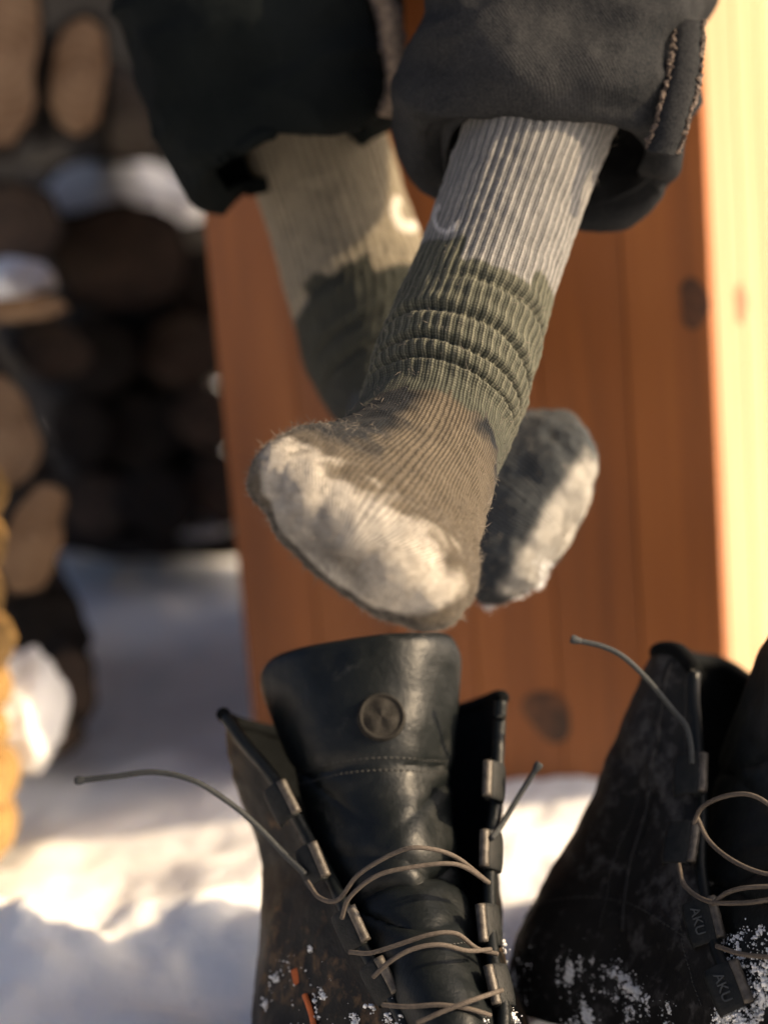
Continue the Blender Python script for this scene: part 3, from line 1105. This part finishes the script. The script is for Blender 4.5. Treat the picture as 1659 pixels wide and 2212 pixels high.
def seam_band(parent, px, width, mat, seed, d_off=0.0):
    """flat felled seam lying on the cuff: a raised band with two frayed, stitched edges"""
    rows = [[(a - width * 0.5, b - width * .08, d + .002), (a - width * 0.2, b, d - .002), (a + width * .2, b + width * .05, d - .002), (a + width * .5, b + width * .12, d + .003)] for a, b, d in px]
    o, G, N = patch('seam', rows, mat, parent, nu=24, nv=120, thick=0.003, amp=0.0008, seed=seed)
    for c_ in (2, 21):
        pts = G[::3, c_] + N[::3, c_] * 0.0016
        v_, f_ = tube_mesh(pts, 0.0013, nseg=8, nsamp=300)
        v_ = np.array(v_)
        v_ = v_ + 0.0017 * np.stack([fbm(v_ * 520, 2, seed + q) for q in range(3)], -1)
        mesh_obj('frayed_edge', v_, f_, M['seam'], o)
    return o


SEAM_TODO = [(cuff1, [(1488, 40, 1.045), (1486, 95, 1.038), (1480, 150, 1.032), (1466, 215, 1.026), (1446, 280, 1.022), (1428, 330, 1.022)], 66, 'denim_r', 3),
             (cuff2, [(812, -30, 1.162), (838, 30, 1.155), (848, 90, 1.15), (858, 150, 1.146), (862, 205, 1.145), (842, 252, 1.147)], 46, 'seam_sunlit', 8)]


# ------------------------------------------------------------------ boots
def uloft(name, levels, mat, parent, nu=90, nv=90, thick=0.005, amp=0.002, seed=1, lining=None):
    """levels (top to bottom) of control points running from one throat edge round the heel to the other"""
    Lv = np.array([[P(*q) for q in lv] for lv in levels])
    A = np.array([catmull(l, nu) for l in Lv])                 # (nlev, nu, 3)
    G = catmull(A.reshape(len(levels), -1), nv).reshape(nv, nu, 3)
    N = grid_normals(G, False)
    c = G.mean((0, 1))
    if np.mean((N * (G - G.mean(1, keepdims=True))).sum(-1)) < 0:
        N = -N
    n = fbm(G * 26, 3, seed) + 0.8 * (0.5 - np.abs(fbm(G * np.array([30, 30, 60]) + 4, 2, seed + 4)))
    G = G + N * (amp * n)[..., None]
    o = mesh_obj(name, G.reshape(-1, 3), grid_faces(nu, nv), mat, parent)
    me = o.data
    fn = me.polygons[len(me.polygons) // 2].normal
    if np.dot(np.array(fn), N[nv // 2, 1]) < 0 :
        pass
    me.materials.append(M['lining'])
    md = o.modifiers.new('thick', 'SOLIDIFY')
    md.thickness, md.offset = thick, 0.0
    md.material_offset = 1
    bv_ = o.modifiers.new('round', 'BEVEL')
    bv_.width, bv_.segments, bv_.limit_method, bv_.angle_limit = thick * 0.35, 2, 'ANGLE', R(50)
    return o, G, N


def patch(name, rows, mat, parent, nu=70, nv=90, thick=0.006, amp=0.0015, seed=1, disp=None):
    """rows of (px, py, depth) control points, left to right, top to bottom"""
    A = np.array([catmull(np.array([P(*q) for q in r_]), nu) for r_ in rows])
    G = catmull(A.reshape(len(rows), -1), nv).reshape(nv, nu, 3)
    N = grid_normals(G, False)
    if np.mean((N @ F)) > 0:
        N = -N
    d = amp * fbm(G * 30, 3, seed)
    if disp is not None:
        d = d + disp(np.linspace(0, 1, nu)[None, :], np.linspace(0, 1, nv)[:, None], G)
    G = G + N * d[..., None]
    o = mesh_obj(name, G.reshape(-1, 3), grid_faces(nu, nv), mat, parent)
    md = o.modifiers.new('thick', 'SOLIDIFY')
    md.thickness, md.offset = thick, 0.0
    bv_ = o.modifiers.new('round', 'BEVEL')
    bv_.width, bv_.segments, bv_.limit_method, bv_.angle_limit = thick * 0.4, 3, 'ANGLE', R(50)
    return o, G, N


def hook(parent, px, py, d, along, wide, out, L=0.021, W=0.013, T=0.006, roll_side=1, text=False):
    """speed hook: a rounded metal bracket with a rolled bright lip on the throat side"""
    along, out = unit(along), unit(out)
    wide = unit(wide - np.dot(wide, along) * along)
    out = unit(np.cross(wide, along)) * (1 if np.dot(np.cross(wide, along), out) > 0 else -1)
    c = P(px, py, d)
    zz = np.cross(wide, along)
    sg = 1 if np.dot(zz, out) > 0 else -1
    # bent strip: flat foot, folded over towards the throat
    prof = [(-W / 2, -T * .4), (-W / 2 + .001, T * .1), (-W * .2, T * .35), (W * .25, T * .5), (W * .46, T * .42), (W * .56, T * .1), (W * .5, -T * .25), (W * .2, -T * .35)]
    prof = catmull(np.array(prof), 26)
    V_ = []
    ny = 9
    for j_ in range(ny):
        q = (j_ / (ny - 1) - 0.5)
        k_ = 1 - 0.10 * abs(2 * q) ** 4
        for (a_, b_) in prof:
            V_.append(c + wide * a_ * roll_side * k_ + along * L * q + zz * sg * (b_ - T * .12 * abs(2 * q) ** 3))
    h = mesh_obj('lace_hook', V_, grid_faces(26, ny), M['hook'], parent)
    md_ = h.modifiers.new('thick', 'SOLIDIFY')
    md_.thickness, md_.offset = 0.0016, 0
    bv_ = h.modifiers.new('round', 'BEVEL')
    bv_.width, bv_.segments, bv_.limit_method, bv_.angle_limit = 0.0006, 2, 'ANGLE', R(50)
    lip = c + wide * roll_side * (W * .60) + zz * sg * T * .22
    tube('rolled_lip', [lip - along * L * 0.46, lip, lip + along * L * 0.46], 0.0028, M['roller'], h, nseg=12, nsamp=12)
    if text:
        cu = bpy.data.curves.new('mark', 'FONT')
        cu.body = 'AKU'
        cu.size, cu.extrude = 0.0075, 0.0003
        cu.align_x, cu.align_y = 'CENTER', 'CENTER'
        tmp = bpy.data.objects.new('tmp', cu)
        COL.objects.link(tmp)
        dg = bpy.context.evaluated_depsgraph_get()
        tm = bpy.data.meshes.new_from_object(tmp.evaluated_get(dg))
        bpy.data.objects.remove(tmp)
        # letters read along the hook, tops towards the lip
        xx, yy = along, wide * roll_side
        if np.dot(np.cross(xx, yy), out) < 0:
            yy = -yy
        tm.transform(frame_mat(c + out * (T * .5 + 0.0013), xx, yy, out))
        tm.materials.clear()
        link_mesh('lettering', tm, M['mark'], h)
    return h


def lace(parent, px, mat='lace', r=0.00125, name='lace', tip=False):
    pts = [P(a, b, d) for a, b, d in px]
    o = tube(name, pts, r, M[mat], parent, nseg=10, nsamp=90)
    if tip:
        e = unit(pts[0] - pts[1])
        tube('lace_tip', [pts[0] - e * 0.002, pts[0] + e * 0.002, pts[0] + e * 0.004], [0.0016, 0.0026, 0.0022], M['lace_dark'], o, nseg=10, nsamp=8)
    return o


def scatter_on(G, N, count, mask, seed, smin, smax, clump=40, nclump=18, spread=0.006):
    """grains gathered into irregular clumps plus loose ones, on a surface grid"""
    g = np.random.default_rng(seed)
    gp, gn = G.reshape(-1, 3), N.reshape(-1, 3)
    w = (mask * (sstep(-0.1, 0.5, fbm(G * clump, 3, seed)) + 0.02)).ravel()
    w = w / w.sum()
    seeds = g.choice(len(gp), size=nclump, p=w)
    cw = w * 0.10 * len(w) / max((w > 0).sum(), 1)
    acc = np.zeros(len(gp))
    for q in seeds:
        r_ = spread * g.uniform(0.4, 1.7)
        d2 = ((gp - gp[q]) ** 2).sum(1)
        acc += np.exp(-d2 / r_ ** 2) * (0.25 + 0.75 * sstep(-0.1, 0.25, fbm(gp * 130, 2, seed + 7)))
    acc = np.minimum(acc, 1.2) + 0.03 * (w / w.max())
    acc /= acc.sum()
    ids = g.choice(len(gp), size=count, p=acc)
    dens = acc[ids] / acc.max()
    sz = (smin + (smax - smin) * g.random(count) ** 3) * (0.4 + 0.6 * dens)
    jit = g.normal(size=(count, 3)) * 0.0012
    lift = np.abs(g.normal(size=count)) * 0.0022 * dens
    return gp[ids] + jit + gn[ids] * lift[:, None], gn[ids], sz


for pa, px_, wd_, mt_, sd_ in SEAM_TODO:
    seam_band(pa, px_, wd_, M[mt_], sd_)

# --- boot below the foot
lb_loc = ground_at(800, 2150)
boot1 = thing('hiking_boot', lb_loc, 'black leather boot under the feet, tongue with a round emblem standing open', 'boot', 'pair of unlaced boots')
up1, GU1, NU1 = uloft('upper', [
    [(476, 1538, 1.075), (512, 1556, 1.11), (640, 1580, 1.16), (800, 1560, 1.18), (980, 1530, 1.16), (1070, 1500, 1.12), (1088, 1502, 1.06)],
    [(545, 1620, 1.06), (508, 1640, 1.10), (620, 1660, 1.16), (800, 1660, 1.18), (980, 1630, 1.16), (1066, 1600, 1.12), (1080, 1590, 1.055)],
    [(612, 1720, 1.045), (540, 1740, 1.09), (620, 1760, 1.15), (800, 1760, 1.18), (980, 1740, 1.15), (1068, 1720, 1.11), (1074, 1710, 1.04)],
    [(690, 1850, 1.03), (572, 1860, 1.085), (640, 1880, 1.15), (810, 1880, 1.175), (980, 1860, 1.15), (1064, 1850, 1.10), (1062, 1840, 1.02)],
    [(745, 1960, 1.00), (574, 1980, 1.075), (640, 2000, 1.145), (820, 2000, 1.175), (990, 1990, 1.145), (1068, 1970, 1.09), (1062, 1960, 0.995)],
    [(800, 2075, 0.975), (575, 2100, 1.06), (630, 2120, 1.14), (830, 2120, 1.175), (1010, 2110, 1.14), (1080, 2100, 1.07), (1066, 2070, 0.97)],
    [(862, 2190, 0.950), (568, 2220, 1.045), (630, 2240, 1.14), (840, 2240, 1.175), (1020, 2230, 1.14), (1118, 2215, 1.05), (1090, 2190, 0.945)],
    [(915, 2300, 0.93), (570, 2360, 1.03), (640, 2330, 1.14), (840, 2320, 1.175), (1030, 2320, 1.14), (1150, 2350, 1.03), (1080, 2300, 0.925)]],
    M['nubuck_glint'], boot1, seed=3, amp=0.0022)


def tongue_disp(u, v, G):
    pad = 0.006 * np.sin(np.pi * np.clip(u, 0, 1)) ** 0.6 * sstep(0.42, 0.25, v)
    seamv = 0.36 - 0.03 * np.sin(np.pi * u)
    pad = pad - 0.0022 * np.exp(-((v - seamv) / 0.010) ** 2)
    cre = 0
    for v0, dv, dep, k in ((0.45, .016, .0045, .22), (0.50, .016, .005, -.20), (0.55, .018, .0055, .12), (0.61, .016, .005, -.14), (0.68, .012, .004, .06), (0.735, .009, .003, -.03), (0.80, .010, .003, .05)):
        cre = cre - dep * np.exp(-((v - v0 - k * (u - 0.5) + 0.02 * np.sin(6 * u + v0 * 30)) / dv) ** 2) * (0.5 + 0.5 * np.sin(3 * u + v0 * 20))
    rim = -0.004 * np.exp(-((u) / 0.03) ** 2) - 0.004 * np.exp(-((1 - u) / 0.03) ** 2) - 0.004 * np.exp(-(v / 0.02) ** 2)
    return pad + cre + rim


tg1, GT1, NT1 = patch('tongue', [
    [(590, 1428, 1.085), (690, 1404, 1.065), (860, 1384, 1.06), (962, 1377, 1.085)],
    [(566, 1475, 1.09), (690, 1450, 1.062), (860, 1430, 1.055), (992, 1425, 1.085)],
    [(600, 1580, 1.09), (710, 1560, 1.05), (860, 1545, 1.045), (985, 1540, 1.08)],
    [(648, 1700, 1.07), (740, 1710, 1.035), (860, 1705, 1.03), (974, 1675, 1.06)],
    [(672, 1820, 1.055), (770, 1820, 1.02), (880, 1815, 1.01), (980, 1800, 1.045)],
    [(725, 1950, 1.03), (810, 1945, 1.00), (910, 1940, 0.99), (1002, 1930, 1.02)],
    [(780, 2070, 1.00), (860, 2060, 0.965), (950, 2055, 0.96), (1030, 2050, 0.99)],
    [(850, 2200, 0.965), (920, 2190, 0.935), (1000, 2185, 0.93), (1068, 2190, 0.955)],
    [(910, 2320, 0.94), (960, 2310, 0.92), (1020, 2310, 0.915), (1085, 2310, 0.935)]],
    M['leather'], boot1, thick=0.008, seed=6, disp=tongue_disp)
# stitched seam across the tongue
def grid_at(G, u, v):
    nv, nu = G.shape[:2]
    x_, y_ = u * (nu - 1), v * (nv - 1)
    i, j = min(int(x_), nu - 2), min(int(y_), nv - 2)
    fx, fy = x_ - i, y_ - j
    return (G[j, i] * (1 - fx) + G[j, i + 1] * fx) * (1 - fy) + (G[j + 1, i] * (1 - fx) + G[j + 1, i + 1] * fx) * fy


def dashes(name, G, N, uv, count, off, r, mat, parent, duty=0.62):
    """one row of stitches following a path uv(t) over a surface grid"""
    V, Fs = [], []
    for k in range(count):
        pts = []
        for q in (0.0, duty / 2, duty):
            u_, v_ = uv((k + q) / count)
            lift = off + (0.0003 if q == duty / 2 else 0)
            pts.append(grid_at(G, u_, v_) + unit(grid_at(N, u_, v_)) * lift)
        v_, f_ = tube_mesh(pts, r, nseg=6, nsamp=4)
        o = len(V)
        V += v_
        Fs += [[i + o for i in f] for f in f_]
    return mesh_obj(name, V, Fs, mat, parent)


for dv in (0.352, 0.372):
    dashes('stitching', GT1, NT1, lambda t, dv=dv: (0.04 + 0.92 * t, dv - 0.03 * math.sin(math.pi * (0.04 + 0.92 * t))), 34, 0.0041, 0.00045, M['stitch'], tg1)
dashes('stitching', GT1, NT1, lambda t: (0.12 + 0.76 * t, 0.765 - 0.02 * t), 26, 0.0041, 0.0004, M['stitch'], tg1)
# round emblem
pj = (GT1 - CP) @ np.stack([CR, CU, F], 1)
dist = np.hypot(829.5 + pj[..., 0] / pj[..., 2] * FPX - 822, 1106 - pj[..., 1] / pj[..., 2] * FPX - 1546)
ej, ei = np.unravel_index(np.argmin(dist), dist.shape)
en = NT1[ej, ei]
ec = GT1[ej, ei] + en * 0.0044
eu = unit(np.cross(CU, en))
ev = np.cross(en, eu)
V, Fs, n = [], [], 40
prof = [(0.02, 0.0020), (0.35, 0.0018), (0.72, 0.0014), (0.80, 0.0002), (0.88, 0.0004), (0.94, 0.0024), (1.02, 0.0022), (1.10, -0.006)]
for r_, h_ in prof:
    for k in range(n):
        a = 2 * math.pi * k / n
        rel = 0.0
        if 0.2 < r_ < 0.8:
            rel = 0.0016 * math.cos(3 * (a - math.pi / 2)) * (1 if r_ < 0.6 else 0.7)
        V.append(ec + 0.0128 * r_ * (eu * math.cos(a) * 0.97 + ev * math.sin(a)) + en * (h_ * 0.45 + rel * 0.5))
Fs = grid_faces(n, len(prof), True)
em = mesh_obj('emblem', V, Fs, M['emblem'], tg1)
em['label'] = 'round embossed emblem with a three-part leaf shape'
# tube-like binding round the tongue edge
edge = [GT1[jj, 1] for jj in range(40, 0, -6)] + [GT1[1, ii] for ii in range(2, 69, 8)] + [GT1[jj, 68] for jj in range(2, 42, 6)]
tube('binding', edge, 0.0040, M['leather'], tg1, nseg=10, nsamp=120)
# collar binding of the upper
tube('collar_binding', [GU1[1, q] for q in range(0, 90, 5)] + [GU1[1, 89]], 0.0042, M['lining'], up1, nseg=10, nsamp=120)
# facing strips along both throat edges
for col_ in (0, 89):
    a_ = [GU1[q, col_] for q in range(2, 90, 8)]
    tube('facing_edge', a_, 0.0036, M['leather'], up1, nseg=10, nsamp=90)

for (px, py, d, dpx, dpy, s_, rs) in ((604, 1738, 1.030, 55, 110, 1, 1), (668, 1872, 1.015, 45, 110, 1, 1), (752, 2012, 0.985, 50, 110, 1, 1), (815, 2125, 0.962, 55, 105, 1, 1),
                                 (1072, 1690, 1.035, -4, 110, 1, -1), (1066, 1840, 1.015, -2, 110, 1, -1), (1062, 2000, 0.985, 10, 110, 1, -1), (1085, 2130, 0.955, 25, 110, 1, -1)):
    al = P(px + dpx, py + dpy, d - 0.012) - P(px, py, d)
    wd = cv((1.0, 0.25, -0.5)) if rs > 0 else cv((1.0, 0.1, 0.9))
    hook(boot1, px, py, d, al, wd, -F, roll_side=rs, L=0.022, W=0.013)

lace(boot1, [(178, 1686, 1.035), (250, 1678, 1.03), (335, 1669, 1.025), (420, 1688, 1.02), (500, 1738, 1.02), (560, 1790, 1.02), (610, 1842, 1.018), (660, 1890, 1.01)], 'lace_dark', 0.0017, tip=True)
lace(boot1, [(1158, 1662, 1.03), (1120, 1722, 1.03), (1085, 1780, 1.025), (1062, 1812, 1.01)], 'lace_dark', 0.0016, tip=True)
lace(boot1, [(664, 1905, 1.0), (690, 1940, 0.985), (730, 1945, 0.975), (775, 1890, 0.97), (850, 1845, 0.965), (905, 1832, 0.962), (980, 1850, 0.97), (1056, 1908, 0.99)])
lace(boot1, [(738, 1985, 0.975), (755, 1940, 0.97), (810, 1895, 0.966), (880, 1876, 0.964), (985, 1868, 0.968), (1056, 1908, 0.99)])
lace(boot1, [(755, 2058, 0.963), (800, 2060, 0.955), (860, 2042, 0.95), (930, 2020, 0.947), (985, 2018, 0.95), (1030, 2050, 0.96), (1075, 2062, 0.965)])
lace(boot1, [(806, 2112, 0.945), (840, 2080, 0.94), (890, 2052, 0.938), (950, 2042, 0.938), (1010, 2055, 0.945), (1060, 2052, 0.958)])
lace(boot1, [(826, 2172, 0.938), (880, 2176, 0.93), (950, 2172, 0.925), (1010, 2180, 0.925), (1060, 2195, 0.93)])
lace(boot1, [(900, 2212, 0.92), (960, 2185, 0.918), (1020, 2162, 0.92), (1085, 2140, 0.935)])


def vamp_and_sole(boot, heel, toe_dir, mat, length=0.275, half=0.05, throat=0.135, seed=1, base=0.0):
    """toe box, heel counter and lugged sole"""
    td = unit([toe_dir[0], toe_dir[1], 0])
    sd = np.array([-td[1], td[0], 0])
    n = 60
    # toe box: loft of half rings from the throat to the toe
    nv, nu = 40, 50
    G = np.zeros((nv, nu, 3))
    for i in range(nv):
        t = i / (nv - 1)
        xx = throat + (length - throat) * t
        hw = half * (1.0 - 0.05 * t) * math.sqrt(max(1 - max(0, (t - 0.45) / 0.56) ** 2.2, 0))
        ht = (0.072 - 0.012 * t) * math.sqrt(max(1 - max(0, (t - 0.55) / 0.46) ** 2.6, 0.0)) + 0.002
        for k in range(nu):
            a = math.pi * k / (nu - 1)
            cx_, sz_ = math.cos(a), math.sin(a) ** 0.8
            G[i, k] = heel + td * xx + sd * hw * cx_ + np.array([0, 0, base + 0.022 + ht * sz_])
    N = grid_normals(G, False)
    if N[..., 2].mean() < 0:
        N = -N
    G = G + N * (0.002 * fbm(G * 30, 3, seed))[..., None]
    vp = mesh_obj('vamp', G.reshape(-1, 3), grid_faces(nu, nv), mat, boot)
    md = vp.modifiers.new('thick', 'SOLIDIFY')
    md.thickness = 0.003
    # sole outline
    ol = []
    for k in range(n):
        a = 2 * math.pi * k / n
        xx = length / 2 * (1 + math.cos(a)) - 0.012 + 0.006
        w_ = half * (0.86 + 0.16 * math.cos(a - 0.4)) * (abs(math.sin(a)) ** 0.75) * (1 if math.sin(a) >= 0 else -1) * 1.06
        ol.append(heel + td * xx + sd * w_)
    V, prof = [], [(0.90, -0.006), (1.0, -0.004), (1.0, 0.010), (0.97, 0.013), (1.0, 0.016), (1.0, 0.026), (0.93, 0.030)]
    cc = np.mean(ol, 0)
    for s_, z in prof:
        for i, q in enumerate(ol):
            k = s_ - (0.03 if (z < 0.011 and i % 4 < 2) else 0)
            V.append(cc + (q - cc) * k + np.array([0, 0, base + z]))
    Fs = grid_faces(n, len(prof), True)
    Fs += [tuple(range(n))[::-1], tuple((len(prof) - 1) * n + i for i in range(n))]
    mesh_obj('sole', V, Fs, M['rubber'], boot)
    return vp, G, N


h1 = P(835, 2200, 1.165)
h1[2] = 0
t1 = P(960, 2300, 0.93) - h1
vp1, GV1, NV1 = vamp_and_sole(boot1, h1, t1, M['nubuck'], seed=4, base=-0.03, half=0.056)
patch('lace_tag', [[(628, 2098, 1.02), (640, 2092, 1.02), (652, 2098, 1.02)], [(636, 2130, 1.015), (648, 2125, 1.015), (660, 2132, 1.015)]], M['orange'], boot1, nu=8, nv=8, thick=0.0015, amp=0)
tube('orange_cord', [P(658, 2150, 1.005), P(672, 2190, 0.998), P(682, 2240, 0.99)], 0.0016, M['orange'], boot1)
p_, n_, z_ = scatter_on(GU1, NU1, 1500, sstep(0.55, 0.9, np.linspace(0, 1, 90))[:, None] * np.ones(90)[None, :], 5, 0.0005, 0.0018)
crumbs('snow_grains', p_, n_, z_, M['snow'], boot1, 3)
p_, n_, z_ = scatter_on(GU1, NU1, 6000, sstep(0.72, 0.95, np.linspace(0, 1, 90))[:, None] * sstep(0.3, 0.12, np.linspace(0, 1, 90))[None, :] + 1e-9, 35, 0.0004, 0.0014, 60, 30, 0.007)
crumbs('snow_grains', p_, n_, z_, M['snow'], boot1, 5)
p_, n_, z_ = scatter_on(GT1, NT1, 2200, sstep(0.86, 0.97, np.linspace(0, 1, 90))[:, None] * np.ones(70)[None, :], 6, 0.0003, 0.001, 70, 14, 0.004)
crumbs('snow_grains', p_, n_, z_, M['snow'], boot1, 4)

# --- boot at the right edge
rb_loc = ground_at(1500, 2150)
boot2 = thing('hiking_boot', rb_loc, 'black boot at the right edge, snow on its toe, lace sticking up', 'boot', 'pair of unlaced boots')
up2, GU2, NU2 = uloft('upper', [
    [(1500, 1440, 1.075), (1468, 1402, 1.09), (1425, 1405, 1.115), (1500, 1420, 1.19), (1570, 1440, 1.20), (1640, 1500, 1.17), (1700, 1560, 1.12)],
    [(1502, 1530, 1.065), (1440, 1500, 1.08), (1385, 1490, 1.115), (1480, 1500, 1.20), (1590, 1500, 1.21), (1690, 1560, 1.17), (1740, 1620, 1.11)],
    [(1512, 1640, 1.05), (1420, 1630, 1.07), (1335, 1620, 1.12), (1470, 1640, 1.215), (1620, 1640, 1.22), (1740, 1680, 1.17), (1775, 1740, 1.10)],
    [(1515, 1760, 1.03), (1400, 1760, 1.06), (1280, 1755, 1.12), (1440, 1780, 1.22), (1640, 1780, 1.22), (1790, 1800, 1.17), (1815, 1850, 1.08)],
    [(1515, 1880, 1.01), (1370, 1880, 1.05), (1210, 1880, 1.12), (1400, 1900, 1.225), (1640, 1900, 1.22), (1830, 1930, 1.15), (1850, 1960, 1.05)],
    [(1535, 1990, 0.985), (1360, 2000, 1.035), (1150, 1990, 1.11), (1360, 2020, 1.225), (1640, 2020, 1.22), (1860, 2040, 1.13), (1885, 2060, 1.02)],
    [(1572, 2100, 0.955), (1370, 2120, 1.02), (1112, 2090, 1.10), (1330, 2130, 1.22), (1640, 2130, 1.22), (1890, 2150, 1.10), (1920, 2160, 0.99)],
    [(1630, 2215, 0.925), (1400, 2250, 1.00), (1118, 2190, 1.09), (1320, 2230, 1.21), (1640, 2230, 1.21), (1900, 2260, 1.08), (1940, 2260, 0.96)]],
    M['nubuck'], boot2, seed=8, amp=0.0022)
tg2, GT2, NT2 = patch('tongue', [
    [(1662, 1400, 1.06), (1720, 1330, 1.03), (1800, 1300, 1.02), (1880, 1310, 1.03)],
    [(1612, 1510, 1.07), (1700, 1470, 1.03), (1790, 1440, 1.01), (1880, 1430, 1.02)],
    [(1560, 1630, 1.08), (1660, 1610, 1.03), (1770, 1590, 1.00), (1870, 1580, 1.00)],
    [(1536, 1740, 1.06), (1640, 1740, 1.01), (1750, 1730, 0.985), (1850, 1720, 0.98)],
    [(1530, 1860, 1.035), (1630, 1860, 0.985), (1740, 1850, 0.955), (1850, 1840, 0.95)],
    [(1540, 1980, 1.005), (1640, 1980, 0.96), (1740, 1970, 0.93), (1850, 1960, 0.925)],
    [(1575, 2100, 0.97), (1660, 2100, 0.935), (1750, 2100, 0.91), (1860, 2100, 0.905)],
    [(1630, 2220, 0.945), (1700, 2220, 0.915), (1780, 2220, 0.89), (1870, 2220, 0.885)]],
    M['leather'], boot2, thick=0.008, seed=16, disp=tongue_disp)
tube('collar_binding', [GU2[1, q] for q in range(0, 90, 5)] + [GU2[1, 89]], 0.0052, M['lining'], up2, nseg=10, nsamp=120)
tube('facing_edge', [GU2[q, 0] for q in range(2, 90, 8)], 0.0034, M['leather'], up2, nseg=10, nsamp=90)
tube('piping', [grid_at(GU2, 0.155 + 0.02 * q, 0.05 + 0.68 * q) + unit(grid_at(NU2, 0.155, 0.05 + 0.68 * q)) * 0.0026 for q in np.linspace(0, 1, 14)], 0.0017, M['nubuck'], up2, nseg=8, nsamp=90)
dashes('stitching', GU2, NU2, lambda t: (0.185 + 0.02 * t, 0.05 + 0.68 * t), 60, 0.0026, 0.0004, M['stitch'], up2)
dashes('stitching', GU2, NU2, lambda t: (0.03 + 0.36 * t, 0.78 - 0.13 * math.sin(3.1 * t)), 46, 0.0026, 0.0004, M['stitch'], up2)
dashes('stitching', GU2, NU2, lambda t: (0.045 + 0.01 * t, 0.04 + 0.9 * t), 80, 0.0026, 0.0004, M['stitch'], up2)
for (px, py, d, dpx, dpy, tx) in ((1484, 1674, 1.035, -3, 110, False), (1464, 1822, 1.015, -16, 110, False), (1512, 1995, 0.978, 28, 110, True), (1566, 2138, 0.940, 42, 110, True)):
    al = P(px + dpx, py + dpy, d - 0.014) - P(px, py, d)
    hook(boot2, px, py, d, al, cv((1.0, 0.2, -0.45)), cv((-.25, 0.2, -1)), L=0.0245, W=0.016, roll_side=1, text=tx)
lace(boot2, [(1248, 1384, 1.03), (1305, 1398, 1.03), (1350, 1422, 1.03), (1400, 1470, 1.035), (1450, 1530, 1.04), (1482, 1570, 1.035), (1492, 1610, 1.03), (1495, 1650, 1.028)], 'lace_dark', 0.0016, tip=True)
lace(boot2, [(1498, 1780, 0.995), (1520, 1742, 0.99), (1580, 1718, 0.975), (1640, 1725, 0.965), (1720, 1790, 0.95)])
lace(boot2, [(1505, 1765, 0.995), (1530, 1815, 0.99), (1575, 1855, 0.97), (1640, 1885, 0.955), (1730, 1900, 0.945)])
lace(boot2, [(1466, 1868, 0.998), (1480, 1915, 0.985), (1530, 1948, 0.965), (1600, 1952, 0.945), (1660, 1945, 0.93), (1740, 1930, 0.925)])
lace(boot2, [(1538, 1955, 0.963), (1570, 1930, 0.955), (1620, 1918, 0.945), (1720, 1915, 0.935)])
lace(boot2, [(1548, 2045, 0.95), (1600, 2062, 0.935), (1670, 2070, 0.92), (1760, 2078, 0.91)])
h2 = P(1330, 2180, 1.18)
h2[2] = 0
t2 = P(1800, 2300, 0.90) - h2
vp2, GV2, NV2 = vamp_and_sole(boot2, h2, t2, M['nubuck'], seed=14, base=-0.03, length=0.29, half=0.056)
rr = np.linspace(0, 1, 90)
p_, n_, z_ = scatter_on(GU2, NU2, 12000, sstep(0.80, 0.97, rr)[:, None] * sstep(0.45, 0.2, rr)[None, :], 15, 0.0003, 0.0013, 34, 22, 0.008)
crumbs('snow_grains', p_, n_, z_, M['snow'], boot2, 13)
p_, n_, z_ = scatter_on(GT2, NT2, 16000, sstep(0.72, 0.86, rr)[:, None] * np.ones(70)[None, :], 16, 0.0003, 0.0014, 30, 40, 0.009)
crumbs('snow_grains', p_, n_, z_, M['snow'], boot2, 14)
p_, n_, z_ = scatter_on(GV2, NV2, 9000, np.ones((40, 50)), 17, 0.0003, 0.0014, 30, 30, 0.01)
crumbs('snow_grains', p_, n_, z_, M['snow'], boot2, 15)

# snow grains on the socks
X2, Y2 = pix(G2)
mk = sstep(12.6, 13.5, S2) * sstep(0.2, -0.5, np.cos(PH2)) * sstep(1190, 1250, Y2) * sstep(1260, 1200, X2)
p_, n_, z_ = scatter_on(G2, N2, 2600, mk + 1e-9, 25, 0.0003, 0.0010, 40, 9, 0.006)
crumbs('snow_grains', p_, n_, z_, M['snow'], sock2, 23)
